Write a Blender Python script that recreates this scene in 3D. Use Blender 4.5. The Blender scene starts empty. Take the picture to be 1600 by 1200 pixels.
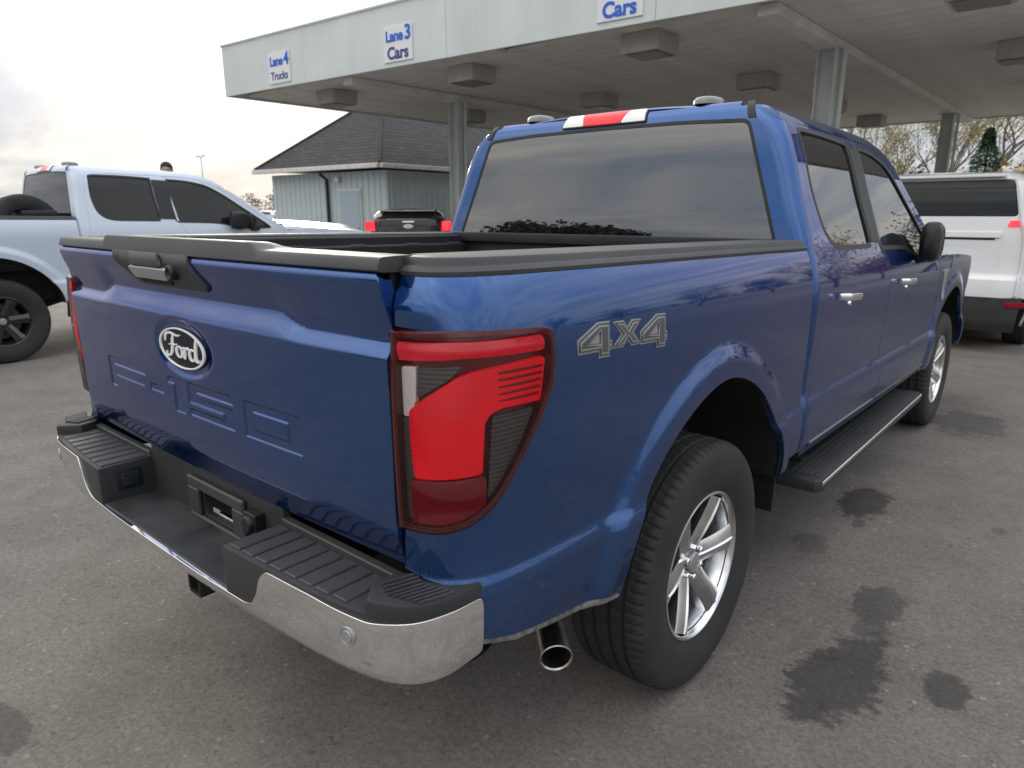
import bpy, math, random
import numpy as np
from mathutils import Vector, Matrix
from mathutils.geometry import delaunay_2d_cdt
PI = math.pi
scene = bpy.context.scene
COL = scene.collection
# ------------------------------------------------------------------ camera
cam_d = bpy.data.cameras.new('camera'); cam = bpy.data.objects.new('camera', cam_d); COL.objects.link(cam)
scene.camera = cam
YAW, PITCH, ROLL, FPX = -.7101, -.2439, -.0023, 1085.38
cam.location = (1.830, -1.9205, 1.5046)
_f = Vector((math.sin(YAW)*math.cos(PITCH), math.cos(YAW)*math.cos(PITCH), math.sin(PITCH)))
_r = _f.cross(Vector((0, 0, 1))).normalized(); _u = _r.cross(_f)
_r2 = math.cos(ROLL)*_r+math.sin(ROLL)*_u; _u2 = -math.sin(ROLL)*_r+math.cos(ROLL)*_u
cam.rotation_euler = Matrix((_r2, _u2, -_f)).transposed().to_euler()
cam_d.sensor_width = 36; cam_d.lens = FPX/1600*36; cam_d.clip_start = .05; cam_d.clip_end = 2000
cam_d.dof.use_dof = True; cam_d.dof.focus_distance = 1.85; cam_d.dof.aperture_fstop = 6.0
# ------------------------------------------------------------------ sky, sun, exposure
SUN_EL = math.radians(14.0); SUN_AZ = math.radians(-57.8)          # azimuth from +Y towards +X
sun_dir = Vector((math.sin(SUN_AZ)*math.cos(SUN_EL), math.cos(SUN_AZ)*math.cos(SUN_EL), math.sin(SUN_EL)))
world = bpy.data.worlds.new('World'); scene.world = world; world.use_nodes = True
def build_world():
    nt = world.node_tree; N = nt.nodes; L = nt.links; N.clear()
    out = N.new('ShaderNodeOutputWorld'); bg = N.new('ShaderNodeBackground'); L.new(bg.outputs[0], out.inputs[0])
    sky = N.new('ShaderNodeTexSky'); sky.sky_type = 'NISHITA'; sky.sun_disc = False
    sky.sun_elevation = SUN_EL; sky.sun_rotation = SUN_AZ; sky.air_density = 1.2; sky.dust_density = 2.5; sky.ozone_density = 1.2
    tc = N.new('ShaderNodeTexCoord')
    def M(op, a, b=None, c=None):
        n = N.new('ShaderNodeMath'); n.operation = op
        for i, v in enumerate((a, b, c)):
            if v is None: continue
            if isinstance(v, (int, float)): n.inputs[i].default_value = v
            else: L.new(v, n.inputs[i])
        return n.outputs[0]
    sep = N.new('ShaderNodeSeparateXYZ'); L.new(tc.outputs['Generated'], sep.inputs[0])
    zz = M('ADD', M('MAXIMUM', sep.outputs[2], 0.0), .10)
    cx = M('DIVIDE', sep.outputs[0], zz); cy = M('DIVIDE', sep.outputs[1], zz)
    comb = N.new('ShaderNodeCombineXYZ'); L.new(cx, comb.inputs[0]); L.new(cy, comb.inputs[1])
    mp = N.new('ShaderNodeMapping'); mp.inputs['Rotation'].default_value = (0, 0, math.radians(35)); mp.inputs['Scale'].default_value = (.55, 1.25, 1)
    L.new(comb.outputs[0], mp.inputs[0])
    def noise(scale, det, rough, dist=0.0):
        n = N.new('ShaderNodeTexNoise'); n.inputs['Scale'].default_value = scale; n.inputs['Detail'].default_value = det
        n.inputs['Roughness'].default_value = rough; n.inputs['Distortion'].default_value = dist
        L.new(mp.outputs[0], n.inputs['Vector']); return n.outputs['Fac']
    def ramp(v, a, b):
        n = N.new('ShaderNodeMapRange'); n.interpolation_type = 'SMOOTHSTEP'; L.new(v, n.inputs[0])
        n.inputs[1].default_value = a; n.inputs[2].default_value = b; return n.outputs[0]
    thick = ramp(noise(.55, 7, .55, .6), .38, .62)
    fine = ramp(noise(1.9, 6, .6, .3), .36, .66)
    dens = M('MULTIPLY_ADD', fine, .38, M('MULTIPLY', thick, .62))
    def mix(fac, a, b):
        n = N.new('ShaderNodeMix'); n.data_type = 'RGBA'
        if isinstance(fac, (int, float)): n.inputs[0].default_value = fac
        else: L.new(fac, n.inputs[0])
        for i, v in ((6, a), (7, b)):
            if isinstance(v, tuple): n.inputs[i].default_value = (*v, 1)
            else: L.new(v, n.inputs[i])
        return n.outputs[2]
    # direction to the veiled sun: cloud forward scattering
    dt = N.new('ShaderNodeVectorMath'); dt.operation = 'DOT_PRODUCT'; L.new(tc.outputs['Generated'], dt.inputs[0]); dt.inputs[1].default_value = sun_dir
    cosd = M('MAXIMUM', dt.outputs['Value'], 0.0)
    glow = M('ADD', M('MULTIPLY', M('POWER', cosd, 300.0), 2.2), M('ADD', M('MULTIPLY', M('POWER', cosd, 25.0), .45), M('MULTIPLY', M('POWER', cosd, 2.0), .55)))
    cloud = mix(dens, (4.6, 5.3, 6.4), (10.6, 10.0, 9.0))
    veil = N.new('ShaderNodeVectorMath'); veil.operation = 'SCALE'; veil.inputs[0].default_value = (3.2, 3.1, 2.9); L.new(glow, veil.inputs['Scale'])
    vm = N.new('ShaderNodeVectorMath'); vm.operation = 'ADD'; L.new(cloud, vm.inputs[0]); L.new(veil.outputs[0], vm.inputs[1])
    # overcast luminance rises towards the zenith (CIE overcast sky)
    grad = M('MULTIPLY_ADD', M('MAXIMUM', sep.outputs[2], 0.0), 1.75, .80)
    v2 = N.new('ShaderNodeVectorMath'); v2.operation = 'SCALE'; L.new(vm.outputs[0], v2.inputs[0]); L.new(grad, v2.inputs['Scale']); vm = v2
    clear = N.new('ShaderNodeVectorMath'); clear.operation = 'SCALE'; L.new(sky.outputs[0], clear.inputs[0]); clear.inputs['Scale'].default_value = 1.0
    cover = M('MULTIPLY_ADD', dens, .05, .94)
    L.new(mix(cover, clear.outputs[0], vm.outputs[0]), bg.inputs[0]); bg.inputs[1].default_value = .082
build_world()
sun_l = bpy.data.lights.new('sun', 'SUN'); sun_l.energy = 1.5; sun_l.angle = math.radians(14); sun_l.color = (1, .93, .82)
sun_o = bpy.data.objects.new('sun', sun_l); COL.objects.link(sun_o); sun_o.rotation_euler = sun_dir.to_track_quat('Z', 'Y').to_euler()
scene.view_settings.view_transform = 'Standard'; scene.view_settings.look = 'None'
scene.view_settings.exposure = 0.30; scene.view_settings.gamma = 1.0
scene.cycles.use_denoising = True; scene.cycles.max_bounces = 8; scene.cycles.glossy_bounces = 4; scene.cycles.caustics_reflective = False; scene.cycles.caustics_refractive = False
# ------------------------------------------------------------------ materials
MATS = {}
def mat(name, col, rough=.5, metal=0., coat=0., spec=.5, ior=1.5, emit=None, estr=0., bump=None, vary=None, alpha=1., trans=0.):
    """bump=(scale, strength, distance, detail); vary=(scale, amount, detail) modulates the colour."""
    m = bpy.data.materials.new(name); m.use_nodes = True; nt = m.node_tree; N = nt.nodes; L = nt.links
    b = N['Principled BSDF']; b.inputs['Base Color'].default_value = (*col, 1); b.inputs['Roughness'].default_value = rough
    b.inputs['Metallic'].default_value = metal; b.inputs['IOR'].default_value = ior; b.inputs['Specular IOR Level'].default_value = spec
    b.inputs['Coat Weight'].default_value = coat; b.inputs['Coat Roughness'].default_value = .025; b.inputs['Coat IOR'].default_value = 1.6
    b.inputs['Alpha'].default_value = alpha; b.inputs['Transmission Weight'].default_value = trans
    if emit: b.inputs['Emission Color'].default_value = (*emit, 1); b.inputs['Emission Strength'].default_value = estr
    tc = N.new('ShaderNodeTexCoord')
    if vary:
        n = N.new('ShaderNodeTexNoise'); n.inputs['Scale'].default_value = vary[0]; n.inputs['Detail'].default_value = vary[2] if len(vary) > 2 else 4
        L.new(tc.outputs['Object'], n.inputs['Vector'])
        mr = N.new('ShaderNodeMapRange'); L.new(n.outputs['Fac'], mr.inputs[0]); mr.inputs[1].default_value = .3; mr.inputs[2].default_value = .7
        mr.inputs[3].default_value = 1-vary[1]; mr.inputs[4].default_value = 1+vary[1]
        vm = N.new('ShaderNodeVectorMath'); vm.operation = 'SCALE'; vm.inputs[0].default_value = col; L.new(mr.outputs[0], vm.inputs['Scale'])
        L.new(vm.outputs[0], b.inputs['Base Color'])
    if bump:
        n = N.new('ShaderNodeTexNoise'); n.inputs['Scale'].default_value = bump[0]; n.inputs['Detail'].default_value = bump[3] if len(bump) > 3 else 3
        L.new(tc.outputs['Object'], n.inputs['Vector'])
        bp = N.new('ShaderNodeBump'); bp.inputs['Strength'].default_value = bump[1]; bp.inputs['Distance'].default_value = bump[2]
        L.new(n.outputs['Fac'], bp.inputs['Height']); L.new(bp.outputs[0], b.inputs['Normal'])
    MATS[name] = m; return m
def paint(name, col, metal, dust=.5, scuff=False):
    """Clear-coated car paint with road dust low down on the flanks and a few dried specks."""
    m = mat(name, col, .26, metal, 1.0, spec=.5 if metal > .5 else .0); m.node_tree.nodes['Principled BSDF'].inputs['Coat IOR'].default_value = 1.65; nt = m.node_tree; N = nt.nodes; L = nt.links; b = N['Principled BSDF']
    tc = next(n for n in N if n.type == 'TEX_COORD')
    def tex(scale, det, lo, hi, typ='ShaderNodeTexNoise'):
        n = N.new(typ); n.inputs['Scale'].default_value = scale
        if typ == 'ShaderNodeTexNoise': n.inputs['Detail'].default_value = det; o = n.outputs['Fac']
        else: o = n.outputs['Distance']
        L.new(tc.outputs['Object'], n.inputs['Vector'])
        r = N.new('ShaderNodeMapRange'); r.interpolation_type = 'SMOOTHSTEP'; L.new(o, r.inputs[0]); r.inputs[1].default_value = lo; r.inputs[2].default_value = hi; return r.outputs[0]
    def mth(op, a, b2):
        n = N.new('ShaderNodeMath'); n.operation = op
        for i, v in ((0, a), (1, b2)):
            if isinstance(v, (int, float)): n.inputs[i].default_value = v
            else: L.new(v, n.inputs[i])
        return n.outputs[0]
    sep = N.new('ShaderNodeSeparateXYZ'); L.new(tc.outputs['Object'], sep.inputs[0])
    low = N.new('ShaderNodeMapRange'); low.interpolation_type = 'SMOOTHSTEP'; L.new(sep.outputs[2], low.inputs[0]); low.inputs[1].default_value = 1.0; low.inputs[2].default_value = .58
    film = mth('MULTIPLY', mth('MULTIPLY', mth('ADD', low.outputs[0], .05), .22), tex(6, 8, .38, .72))
    film = mth('ADD', film, mth('MULTIPLY', tex(3, 6, .45, .8), .012))
    specks = mth('MULTIPLY', tex(34, 0, .075, .045, 'ShaderNodeTexVoronoi'), tex(7, 3, .56, .66))
    d = mth('MINIMUM', mth('MULTIPLY', mth('ADD', film, mth('MULTIPLY', specks, .75)), dust), 1.0)
    if scuff:                                  # brushed scuff marks low on the rear quarter
        mp = N.new('ShaderNodeMapping'); mp.inputs['Scale'].default_value = (1, 34, 210); mp.inputs['Rotation'].default_value = (.45, 0, 0); L.new(tc.outputs['Object'], mp.inputs[0])
        n = N.new('ShaderNodeTexNoise'); n.inputs['Scale'].default_value = 1.0; n.inputs['Detail'].default_value = 5; L.new(mp.outputs[0], n.inputs['Vector'])
        r = N.new('ShaderNodeMapRange'); r.interpolation_type = 'SMOOTHSTEP'; L.new(n.outputs['Fac'], r.inputs[0]); r.inputs[1].default_value = .54; r.inputs[2].default_value = .70
        e1 = mth('DIVIDE', mth('ADD', sep.outputs[1], .89), .17); e2 = mth('DIVIDE', mth('SUBTRACT', sep.outputs[2], .715), .075)
        q = N.new('ShaderNodeMapRange'); q.interpolation_type = 'SMOOTHSTEP'; L.new(mth('ADD', mth('MULTIPLY', e1, e1), mth('MULTIPLY', e2, e2)), q.inputs[0]); q.inputs[1].default_value = 1.2; q.inputs[2].default_value = .2
        d = mth('MAXIMUM', d, mth('MULTIPLY', mth('MULTIPLY', r.outputs[0], q.outputs[0]), .30))
    mx = N.new('ShaderNodeMix'); mx.data_type = 'RGBA'; L.new(d, mx.inputs[0]); mx.inputs[6].default_value = (*col, 1); mx.inputs[7].default_value = (.42, .40, .37, 1)
    L.new(mx.outputs[2], b.inputs['Base Color'])
    inv = mth('SUBTRACT', 1.0, mth('MULTIPLY', d, 1.6)); cl = mth('MAXIMUM', inv, 0.0); L.new(cl, b.inputs['Coat Weight'])
    L.new(mth('ADD', mth('MULTIPLY', d, .35), .02), b.inputs['Coat Roughness'])
    return m
paint('paint_blue', (.005, .066, .245), .85, .30, scuff=True); MATS['paint_blue'].node_tree.nodes['Principled BSDF'].inputs['Specular Tint'].default_value = (.05, .30, .65, 1)
paint('paint_ice', (.57, .645, .76), .0, .35)
paint('paint_white', (.78, .80, .82), .0, .4)
paint('paint_black', (.028, .027, .028), .2, .6)
paint('paint_silver', (.42, .44, .46), .4, .5)
mat('plastic', (.034, .035, .037), .52, spec=.45, bump=(900, .25, .0006, 2), vary=(5, .22, 5))
mat('plastic_top', (.050, .051, .053), .46, spec=.5, bump=(900, .25, .0006, 2), vary=(4, .22, 5))
mat('bedliner', (.016, .018, .021), .62, bump=(260, .5, .002, 3), vary=(6, .3))
mat('black_gap', (.006, .006, .007), .7)
mat('rubber', (.025, .025, .026), .75, bump=(220, .25, .001, 3), vary=(9, .25, 5))
mat('rubber_trim', (.012, .012, .013), .45)
mat('chrome', (.84, .84, .84), .030, 1.)
mat('bright_chrome', (.85, .86, .88), .05, 1.)
mat('alloy', (.80, .81, .83), .20, 1., vary=(20, .12, 5))
mat('alloy_black', (.020, .020, .022), .30, .2, .6)
mat('steel', (.48, .465, .44), .30, 1., vary=(30, .35, 5))
mat('cast_iron', (.10, .085, .075), .6, .6, vary=(40, .4))
mat('under', (.016, .016, .016), .8, vary=(12, .4))
mat('glass_tint', (.006, .007, .009), .012, spec=.5, ior=2.5)
mat('glass_dark', (.012, .014, .017), .015, spec=.5, ior=1.42)
mat('glass_front', (.020, .026, .028), .015, spec=.9, ior=1.6)
mat('red_bezel', (.11, .002, .007), .10, coat=.15, spec=.5)
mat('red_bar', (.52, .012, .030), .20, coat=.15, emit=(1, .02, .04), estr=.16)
mat('red_deep', (.24, .003, .014), .15, coat=.15)
mat('smoke_lens', (.075, .073, .074), .22, coat=.15)
mat('clear_lens', (.88, .88, .86), .18, .0, coat=.15, bump=(120, .6, .003, 0))
mat('badge_dark', (.006, .009, .020), .45, spec=.25)
mat('badge_white', (.82, .83, .85), .30)
mat('badge_grey', (.36, .37, .38), .32, .4, coat=.3)
mat('pod_grey', (.16, .165, .17), .22, coat=.6)
mat('badge_mid', (.10, .105, .11), .30, .3, coat=.3)
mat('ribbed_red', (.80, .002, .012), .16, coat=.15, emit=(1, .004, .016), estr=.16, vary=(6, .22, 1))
def ribs(name, direction, scale, strength):
    m = MATS[name]; nt = m.node_tree; N = nt.nodes; L = nt.links; b = N['Principled BSDF']
    tc = next(n for n in N if n.type == 'TEX_COORD')
    w = N.new('ShaderNodeTexWave'); w.wave_type = 'BANDS'; w.bands_direction = direction; w.inputs['Scale'].default_value = scale
    L.new(tc.outputs['Object'], w.inputs['Vector'])
    bp = N.new('ShaderNodeBump'); bp.inputs['Strength'].default_value = strength; bp.inputs['Distance'].default_value = .004
    L.new(w.outputs['Fac'], bp.inputs['Height']); L.new(bp.outputs[0], b.inputs['Normal'])
ribs('ribbed_red', 'Z', 70, .10); ribs('smoke_lens', 'Z', 34, .22); ribs('red_bar', 'X', 60, .08)
def clear_cover():
    m = bpy.data.materials.new('clear_cover'); m.use_nodes = True; nt = m.node_tree; N = nt.nodes; L = nt.links; N.clear()
    o = N.new('ShaderNodeOutputMaterial'); mx = N.new('ShaderNodeMixShader'); tr = N.new('ShaderNodeBsdfTransparent'); gl = N.new('ShaderNodeBsdfGlossy'); fr = N.new('ShaderNodeFresnel')
    tr.inputs[0].default_value = (1, .96, .96, 1); gl.inputs['Roughness'].default_value = .012; fr.inputs[0].default_value = 1.36
    L.new(fr.outputs[0], mx.inputs[0]); L.new(tr.outputs[0], mx.inputs[1]); L.new(gl.outputs[0], mx.inputs[2]); L.new(mx.outputs[0], o.inputs[0]); MATS['clear_cover'] = m
clear_cover()
mat('lit_red', (.7, .02, .03), .2, coat=1., emit=(1, .02, .05), estr=.9)
mat('lit_white', (.8, .8, .78), .2, coat=1., emit=(1, .97, .9), estr=.6)
mat('step_floor', (.036, .037, .039), .5, spec=.45, bump=(900, .25, .0006, 2), vary=(7, .55, 6))
mat('dirt_glint_edge', (.16, .155, .145), .7, vary=(60, .5, 5), bump=(90, .6, .002, 4))  # road grime on the bed's lower edge, painted glint under the front doors
def streaked(name, amount, sc=(2.2, 2.2, .16)):
    """faint rain streaks down a painted sheet"""
    m = MATS[name]; nt = m.node_tree; N = nt.nodes; L = nt.links; b = N['Principled BSDF']; tc = next(n for n in N if n.type == 'TEX_COORD')
    mp = N.new('ShaderNodeMapping'); mp.inputs['Scale'].default_value = sc; L.new(tc.outputs['Object'], mp.inputs[0])
    n = N.new('ShaderNodeTexNoise'); n.inputs['Scale'].default_value = 2.0; n.inputs['Detail'].default_value = 7; n.inputs['Roughness'].default_value = .65; L.new(mp.outputs[0], n.inputs['Vector'])
    r = N.new('ShaderNodeMapRange'); L.new(n.outputs['Fac'], r.inputs[0]); r.inputs[1].default_value = .42; r.inputs[2].default_value = .75; r.inputs[3].default_value = 1.0; r.inputs[4].default_value = 1-amount
    src = b.inputs['Base Color'].links[0].from_socket; v = N.new('ShaderNodeVectorMath'); v.operation = 'SCALE'; L.new(src, v.inputs[0]); L.new(r.outputs[0], v.inputs['Scale']); L.new(v.outputs[0], b.inputs['Base Color'])
# ------------------------------------------------------------------ mesh helpers
class MB:
    def __init__(s): s.v = []; s.f = []; s.n = None
    def add(s, verts, faces):
        o = len(s.v); s.v += [tuple(map(float, p)) for p in verts]; s.f += [tuple(i+o for i in f) for f in faces]; return s
    def box(s, c, d, rot=None):
        x, y, z = (k/2 for k in d); vs = [Vector((i*x, j*y, k*z)) for i in (-1, 1) for j in (-1, 1) for k in (-1, 1)]
        if rot is not None: vs = [rot @ v for v in vs]
        vs = [v+Vector(c) for v in vs]
        return s.add(vs, [(0, 1, 3, 2), (4, 6, 7, 5), (0, 4, 5, 1), (2, 3, 7, 6), (0, 2, 6, 4), (1, 5, 7, 3)])
    def grid(s, P, cu=False, cv=False, flip=False):
        P = np.asarray(P); a, b = P.shape[:2]; fs = []
        for i in range(a if cu else a-1):
            for j in range(b if cv else b-1):
                q = (i*b+j, ((i+1) % a)*b+j, ((i+1) % a)*b+(j+1) % b, i*b+(j+1) % b); fs.append(q[::-1] if flip else q)
        return s.add(P.reshape(-1, 3), fs)
    def tube(s, pts, r, seg=10, caps=True):
        pts = [Vector(p) for p in pts]; rr = r if hasattr(r, '__len__') else [r]*len(pts); rings = []; up = None
        for i, p in enumerate(pts):
            t = (pts[min(i+1, len(pts)-1)]-pts[max(i-1, 0)]).normalized()
            if up is None: up = Vector((0, 0, 1)) if abs(t.z) < .9 else Vector((1, 0, 0))
            a = t.cross(up).normalized(); up = a.cross(t)
            rings.append([p+(a*math.cos(k*2*PI/seg)+up*math.sin(k*2*PI/seg))*rr[i] for k in range(seg)])
        o = len(s.v); s.grid([[tuple(v) for v in g] for g in rings], cv=True)
        if caps: s.f.append(tuple(o+k for k in range(seg))); n = o+(len(pts)-1)*seg; s.f.append(tuple(n+seg-1-k for k in range(seg)))
        return s
    def lathe(s, prof, axis='x', seg=48, closed=False):
        P = []
        for k in range(seg):
            a = 2*PI*k/seg; c, d = math.cos(a), math.sin(a)
            P.append([{'x': (h, r*c, r*d), 'y': (r*c, h, r*d), 'z': (r*c, r*d, h)}[axis] for r, h in prof])
        return s.grid(P, cu=True, cv=closed)
    def prism(s, poly, fn, d0, d1):
        n = len(poly); vs = [fn(p[0], p[1], d0) for p in poly]+[fn(p[0], p[1], d1) for p in poly]
        return s.add(vs, [tuple(range(n))[::-1], tuple(range(n, 2*n))]+[(i, (i+1) % n, n+(i+1) % n, n+i) for i in range(n)])
    def xf(s, M):
        s.v = [tuple(M @ Vector(p)) for p in s.v]; return s
    def build(s, name, m, parent=None, smooth=35, bevel=0, segs=2, mirror=False, shear=0.):
        me = bpy.data.meshes.new(name); v = np.array(s.v, float); f = s.f
        if mirror: v = v*np.array([-1, 1, 1]); f = [q[::-1] for q in f]
        if shear: v[:, 2] -= shear*(v[:, 1]+1.05)
        me.from_pydata(v.tolist(), [], f); me.validate()
        o = bpy.data.objects.new(name, me); COL.objects.link(o); o.parent = parent
        if m: me.materials.append(MATS[m] if isinstance(m, str) else m)
        if not bevel:
            import bmesh
            bm = bmesh.new(); bm.from_mesh(me); bmesh.ops.recalc_face_normals(bm, faces=bm.faces); bm.to_mesh(me); bm.free()
        else:
            import bmesh
            bm = bmesh.new(); bm.from_mesh(me); bmesh.ops.recalc_face_normals(bm, faces=bm.faces)
            ed = [e for e in bm.edges if len(e.link_faces) == 2 and e.calc_face_angle(0) > .45]
            bmesh.ops.bevel(bm, geom=ed, offset=bevel, segments=segs, profile=.6, affect='EDGES', clamp_overlap=True); bm.to_mesh(me); bm.free()
        if smooth:
            me.shade_smooth(); me.set_sharp_from_angle(angle=math.radians(smooth))
        return o
def inside(poly, P):
    x, y = P[:, 0], P[:, 1]; r = np.zeros(len(P), bool); n = len(poly)
    for i in range(n):
        x0, y0 = poly[i]; x1, y1 = poly[(i+1) % n]
        c = ((y0 > y) != (y1 > y))
        if y0 != y1: r ^= c & (x < (x1-x0)*(y-y0)/(y1-y0)+x0)
    return r
def edist(poly, P):
    d = np.full(len(P), 1e9); n = len(poly)
    for i in range(n):
        a = np.array(poly[i]); b = np.array(poly[(i+1) % n]); ab = b-a; l = ab@ab
        if l == 0: continue
        t = np.clip(((P-a)@ab)/l, 0, 1); d = np.minimum(d, np.hypot(*(P-a-t[:, None]*ab).T))
    return d
def area2(p): return sum(p[i][0]*p[(i+1) % len(p)][1]-p[(i+1) % len(p)][0]*p[i][1] for i in range(len(p)))
def resample(poly, h):
    out = []; n = len(poly)
    for i in range(n):
        a = np.array(poly[i], float); b = np.array(poly[(i+1) % n], float); k = max(1, int(math.ceil(np.hypot(*(b-a))/h)))
        out += [tuple(a+(b-a)*j/k) for j in range(k)]
    return out
def rounded(poly, r, k=5):
    out = []; n = len(poly)
    for i in range(n):
        p = np.array(poly[i], float); a = np.array(poly[i-1], float)-p; b = np.array(poly[(i+1) % n], float)-p
        rr = r[i] if hasattr(r, '__len__') else r
        la, lb = np.hypot(*a), np.hypot(*b); d = min(rr, la*.49, lb*.49)
        if d <= 0: out.append(tuple(p)); continue
        p0 = p+a/la*d; p1 = p+b/lb*d
        out += [tuple((1-t)**2*p0+2*t*(1-t)*p+t*t*p1) for t in np.linspace(0, 1, k)]
    return out
def catmull(pts, k=6, closed=True):
    pts = [np.array(p, float) for p in pts]; n = len(pts); out = []
    for i in range(n if closed else n-1):
        g = lambda j: pts[j % n] if closed else pts[min(max(j, 0), n-1)]
        p0, p1, p2, p3 = g(i-1), g(i), g(i+1), g(i+2)
        for t in np.arange(k)/k:
            out.append(tuple(.5*((2*p1)+(p2-p0)*t+(2*p0-5*p1+4*p2-p3)*t*t+(3*p1-p0-3*p2+p3)*t**3)))
    if not closed: out.append(tuple(pts[-1]))
    return out
def panel(name, m, parent, outline, P, h=.03, hv=None, holes=(), depth=.012, edge=.0022, off=0., sign=1, fine=None, shear=0., flipn=False):
    """A sheet-metal panel: outline (u, v) filled, laid on the surface P(u, v), with a rolled edge and a return flange."""
    hv = hv or h; e = 1e-4
    def pos(U):
        return np.array(P(U[:, 0], U[:, 1]), float)
    def nrm(U):
        du = (np.array(P(U[:, 0]+e, U[:, 1]))-np.array(P(U[:, 0]-e, U[:, 1]))); dv = (np.array(P(U[:, 0], U[:, 1]+e))-np.array(P(U[:, 0], U[:, 1]-e)))
        n = np.cross(du, dv); n /= np.linalg.norm(n, axis=1)[:, None]+1e-12
        return (-n if flipn else n), du/(2*e), dv/(2*e)
    loops = [resample(outline if area2(outline) > 0 else outline[::-1], min(h, hv))]
    for q in holes: loops.append(resample(q if area2(q) < 0 else q[::-1], min(h, hv)))
    ol = np.array(loops[0]); lo = ol.min(0); hi = ol.max(0)
    us = np.arange(lo[0]+h*.5, hi[0], h); vs = np.arange(lo[1]+hv*.5, hi[1], hv)
    if fine is not None:
        (fu0, fu1, fv0, fv1, fh) = fine
        us = np.sort(np.concatenate([us[(us < fu0) | (us > fu1)], np.arange(fu0, fu1, fh)])); vs = np.sort(np.concatenate([vs[(vs < fv0) | (vs > fv1)], np.arange(fv0, fv1, fh)]))
    G = np.stack(np.meshgrid(us, vs, indexing='ij'), -1).reshape(-1, 2) if len(us) and len(vs) else np.zeros((0, 2))
    sc = np.array([1., 1.])
    if len(G):
        ok = inside(loops[0], G) & (edist(loops[0], G) > min(h, hv)*.42)
        for q in loops[1:]: ok &= ~inside(q, G) & (edist(q, G) > min(h, hv)*.42)
        G = G[ok]
    pts = []; edges = []
    for q in loops:
        o = len(pts); pts += q; edges += [(o+i, o+(i+1) % len(q)) for i in range(len(q))]
    nb = len(pts); allp = pts+[tuple(p) for p in G]
    V, E_, F, ov, oe, of = delaunay_2d_cdt([Vector(p) for p in allp], edges, [], 0, 1e-7)
    U = np.array([(p.x, p.y) for p in V]); F = [f for f in F]
    if F:
        C = np.array([U[list(f)].mean(0) for f in F]); k = inside(loops[0], C)
        for q in loops[1:]: k &= ~inside(q, C)
        F = [f for f, b in zip(F, k) if b]
    idx = {}
    for i, src in enumerate(ov):
        for a in src: idx[a] = i
    X = pos(U); Nn, du, dv = nrm(U); X = X+Nn*off
    verts = X.tolist(); norms = Nn.tolist(); faces = []
    for f in F:
        a, b, c = f[:3]; n = np.cross(X[b]-X[a], X[c]-X[a])
        faces.append(tuple(f) if n@Nn[a] > 0 else tuple(f[::-1]))
    o = 0
    for q in loops:
        ids = [idx[o+i] for i in range(len(q))]; o += len(q); n = len(ids)
        Q = U[ids]; t = np.roll(Q, -1, 0)-np.roll(Q, 1, 0); T3 = du[ids]*t[:, :1]+dv[ids]*t[:, 1:]
        out = np.cross(T3, Nn[ids]); out /= np.linalg.norm(out, axis=1)[:, None]+1e-12
        if flipn: out = -out
        r1 = X[ids]+out*edge-Nn[ids]*edge; r2 = r1-Nn[ids]*depth
        b1 = len(verts); verts += r1.tolist(); norms += out.tolist(); b2 = len(verts); verts += r2.tolist(); norms += out.tolist()
        for i in range(n):
            j = (i+1) % n
            f1, f2 = (ids[i], b1+i, b1+j, ids[j]), (b1+i, b2+i, b2+j, b1+j)
            if flipn: f1, f2 = f1[::-1], f2[::-1]
            faces += [f1, f2]
    V3 = np.array(verts); N3 = np.array(norms)
    if sign < 0: V3 = V3*np.array([-1, 1, 1]); N3 = N3*np.array([-1, 1, 1]); faces = [f[::-1] for f in faces]
    if shear: V3[:, 2] -= shear*(V3[:, 1]+1.05)
    me = bpy.data.meshes.new(name); me.from_pydata(V3.tolist(), [], faces)
    me.shade_smooth(); me.normals_split_custom_set_from_vertices(N3.tolist())
    me.materials.append(MATS[m]); ob = bpy.data.objects.new(name, me); COL.objects.link(ob); ob.parent = parent
    return ob
def empty(name, loc=(0, 0, 0), rz=0, parent=None):
    o = bpy.data.objects.new(name, None); COL.objects.link(o); o.location = loc; o.rotation_euler = (0, 0, rz); o.parent = parent
    o.empty_display_size = .2; return o
def tag(o, label=None, cat=None, group=None, kind=None):
    for k, v in (('label', label), ('category', cat), ('group', group), ('kind', kind)):
        if v: o[k] = v
    return o
def offset_poly(p, d):
    if area2(p) < 0: p = p[::-1]
    out = []; n = len(p)
    for i in range(n):
        a, b, c = (np.array(p[(i+k) % n], float) for k in (-1, 0, 1)); e1 = (b-a)/np.hypot(*(b-a)); e2 = (c-b)/np.hypot(*(c-b))
        n1 = np.array([e1[1], -e1[0]]); n2 = np.array([e2[1], -e2[0]]); m = n1+n2; m /= max(m@n1, .35)*1.0
        out.append(tuple(b+m*d))
    return out
def text_mesh(body, size, bold=0.0, extrude=.004, spacing=1.0):
    cu = bpy.data.curves.new('lettering', 'FONT'); cu.body = body; cu.size = size; cu.extrude = extrude; cu.offset = bold; cu.align_x = 'CENTER'; cu.align_y = 'CENTER'; cu.space_character = spacing
    cu.resolution_u = 4
    ob = bpy.data.objects.new('lettering', cu); COL.objects.link(ob); dg = bpy.context.evaluated_depsgraph_get()
    me = bpy.data.meshes.new_from_object(ob.evaluated_get(dg)); bpy.data.objects.remove(ob); return me
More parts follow.
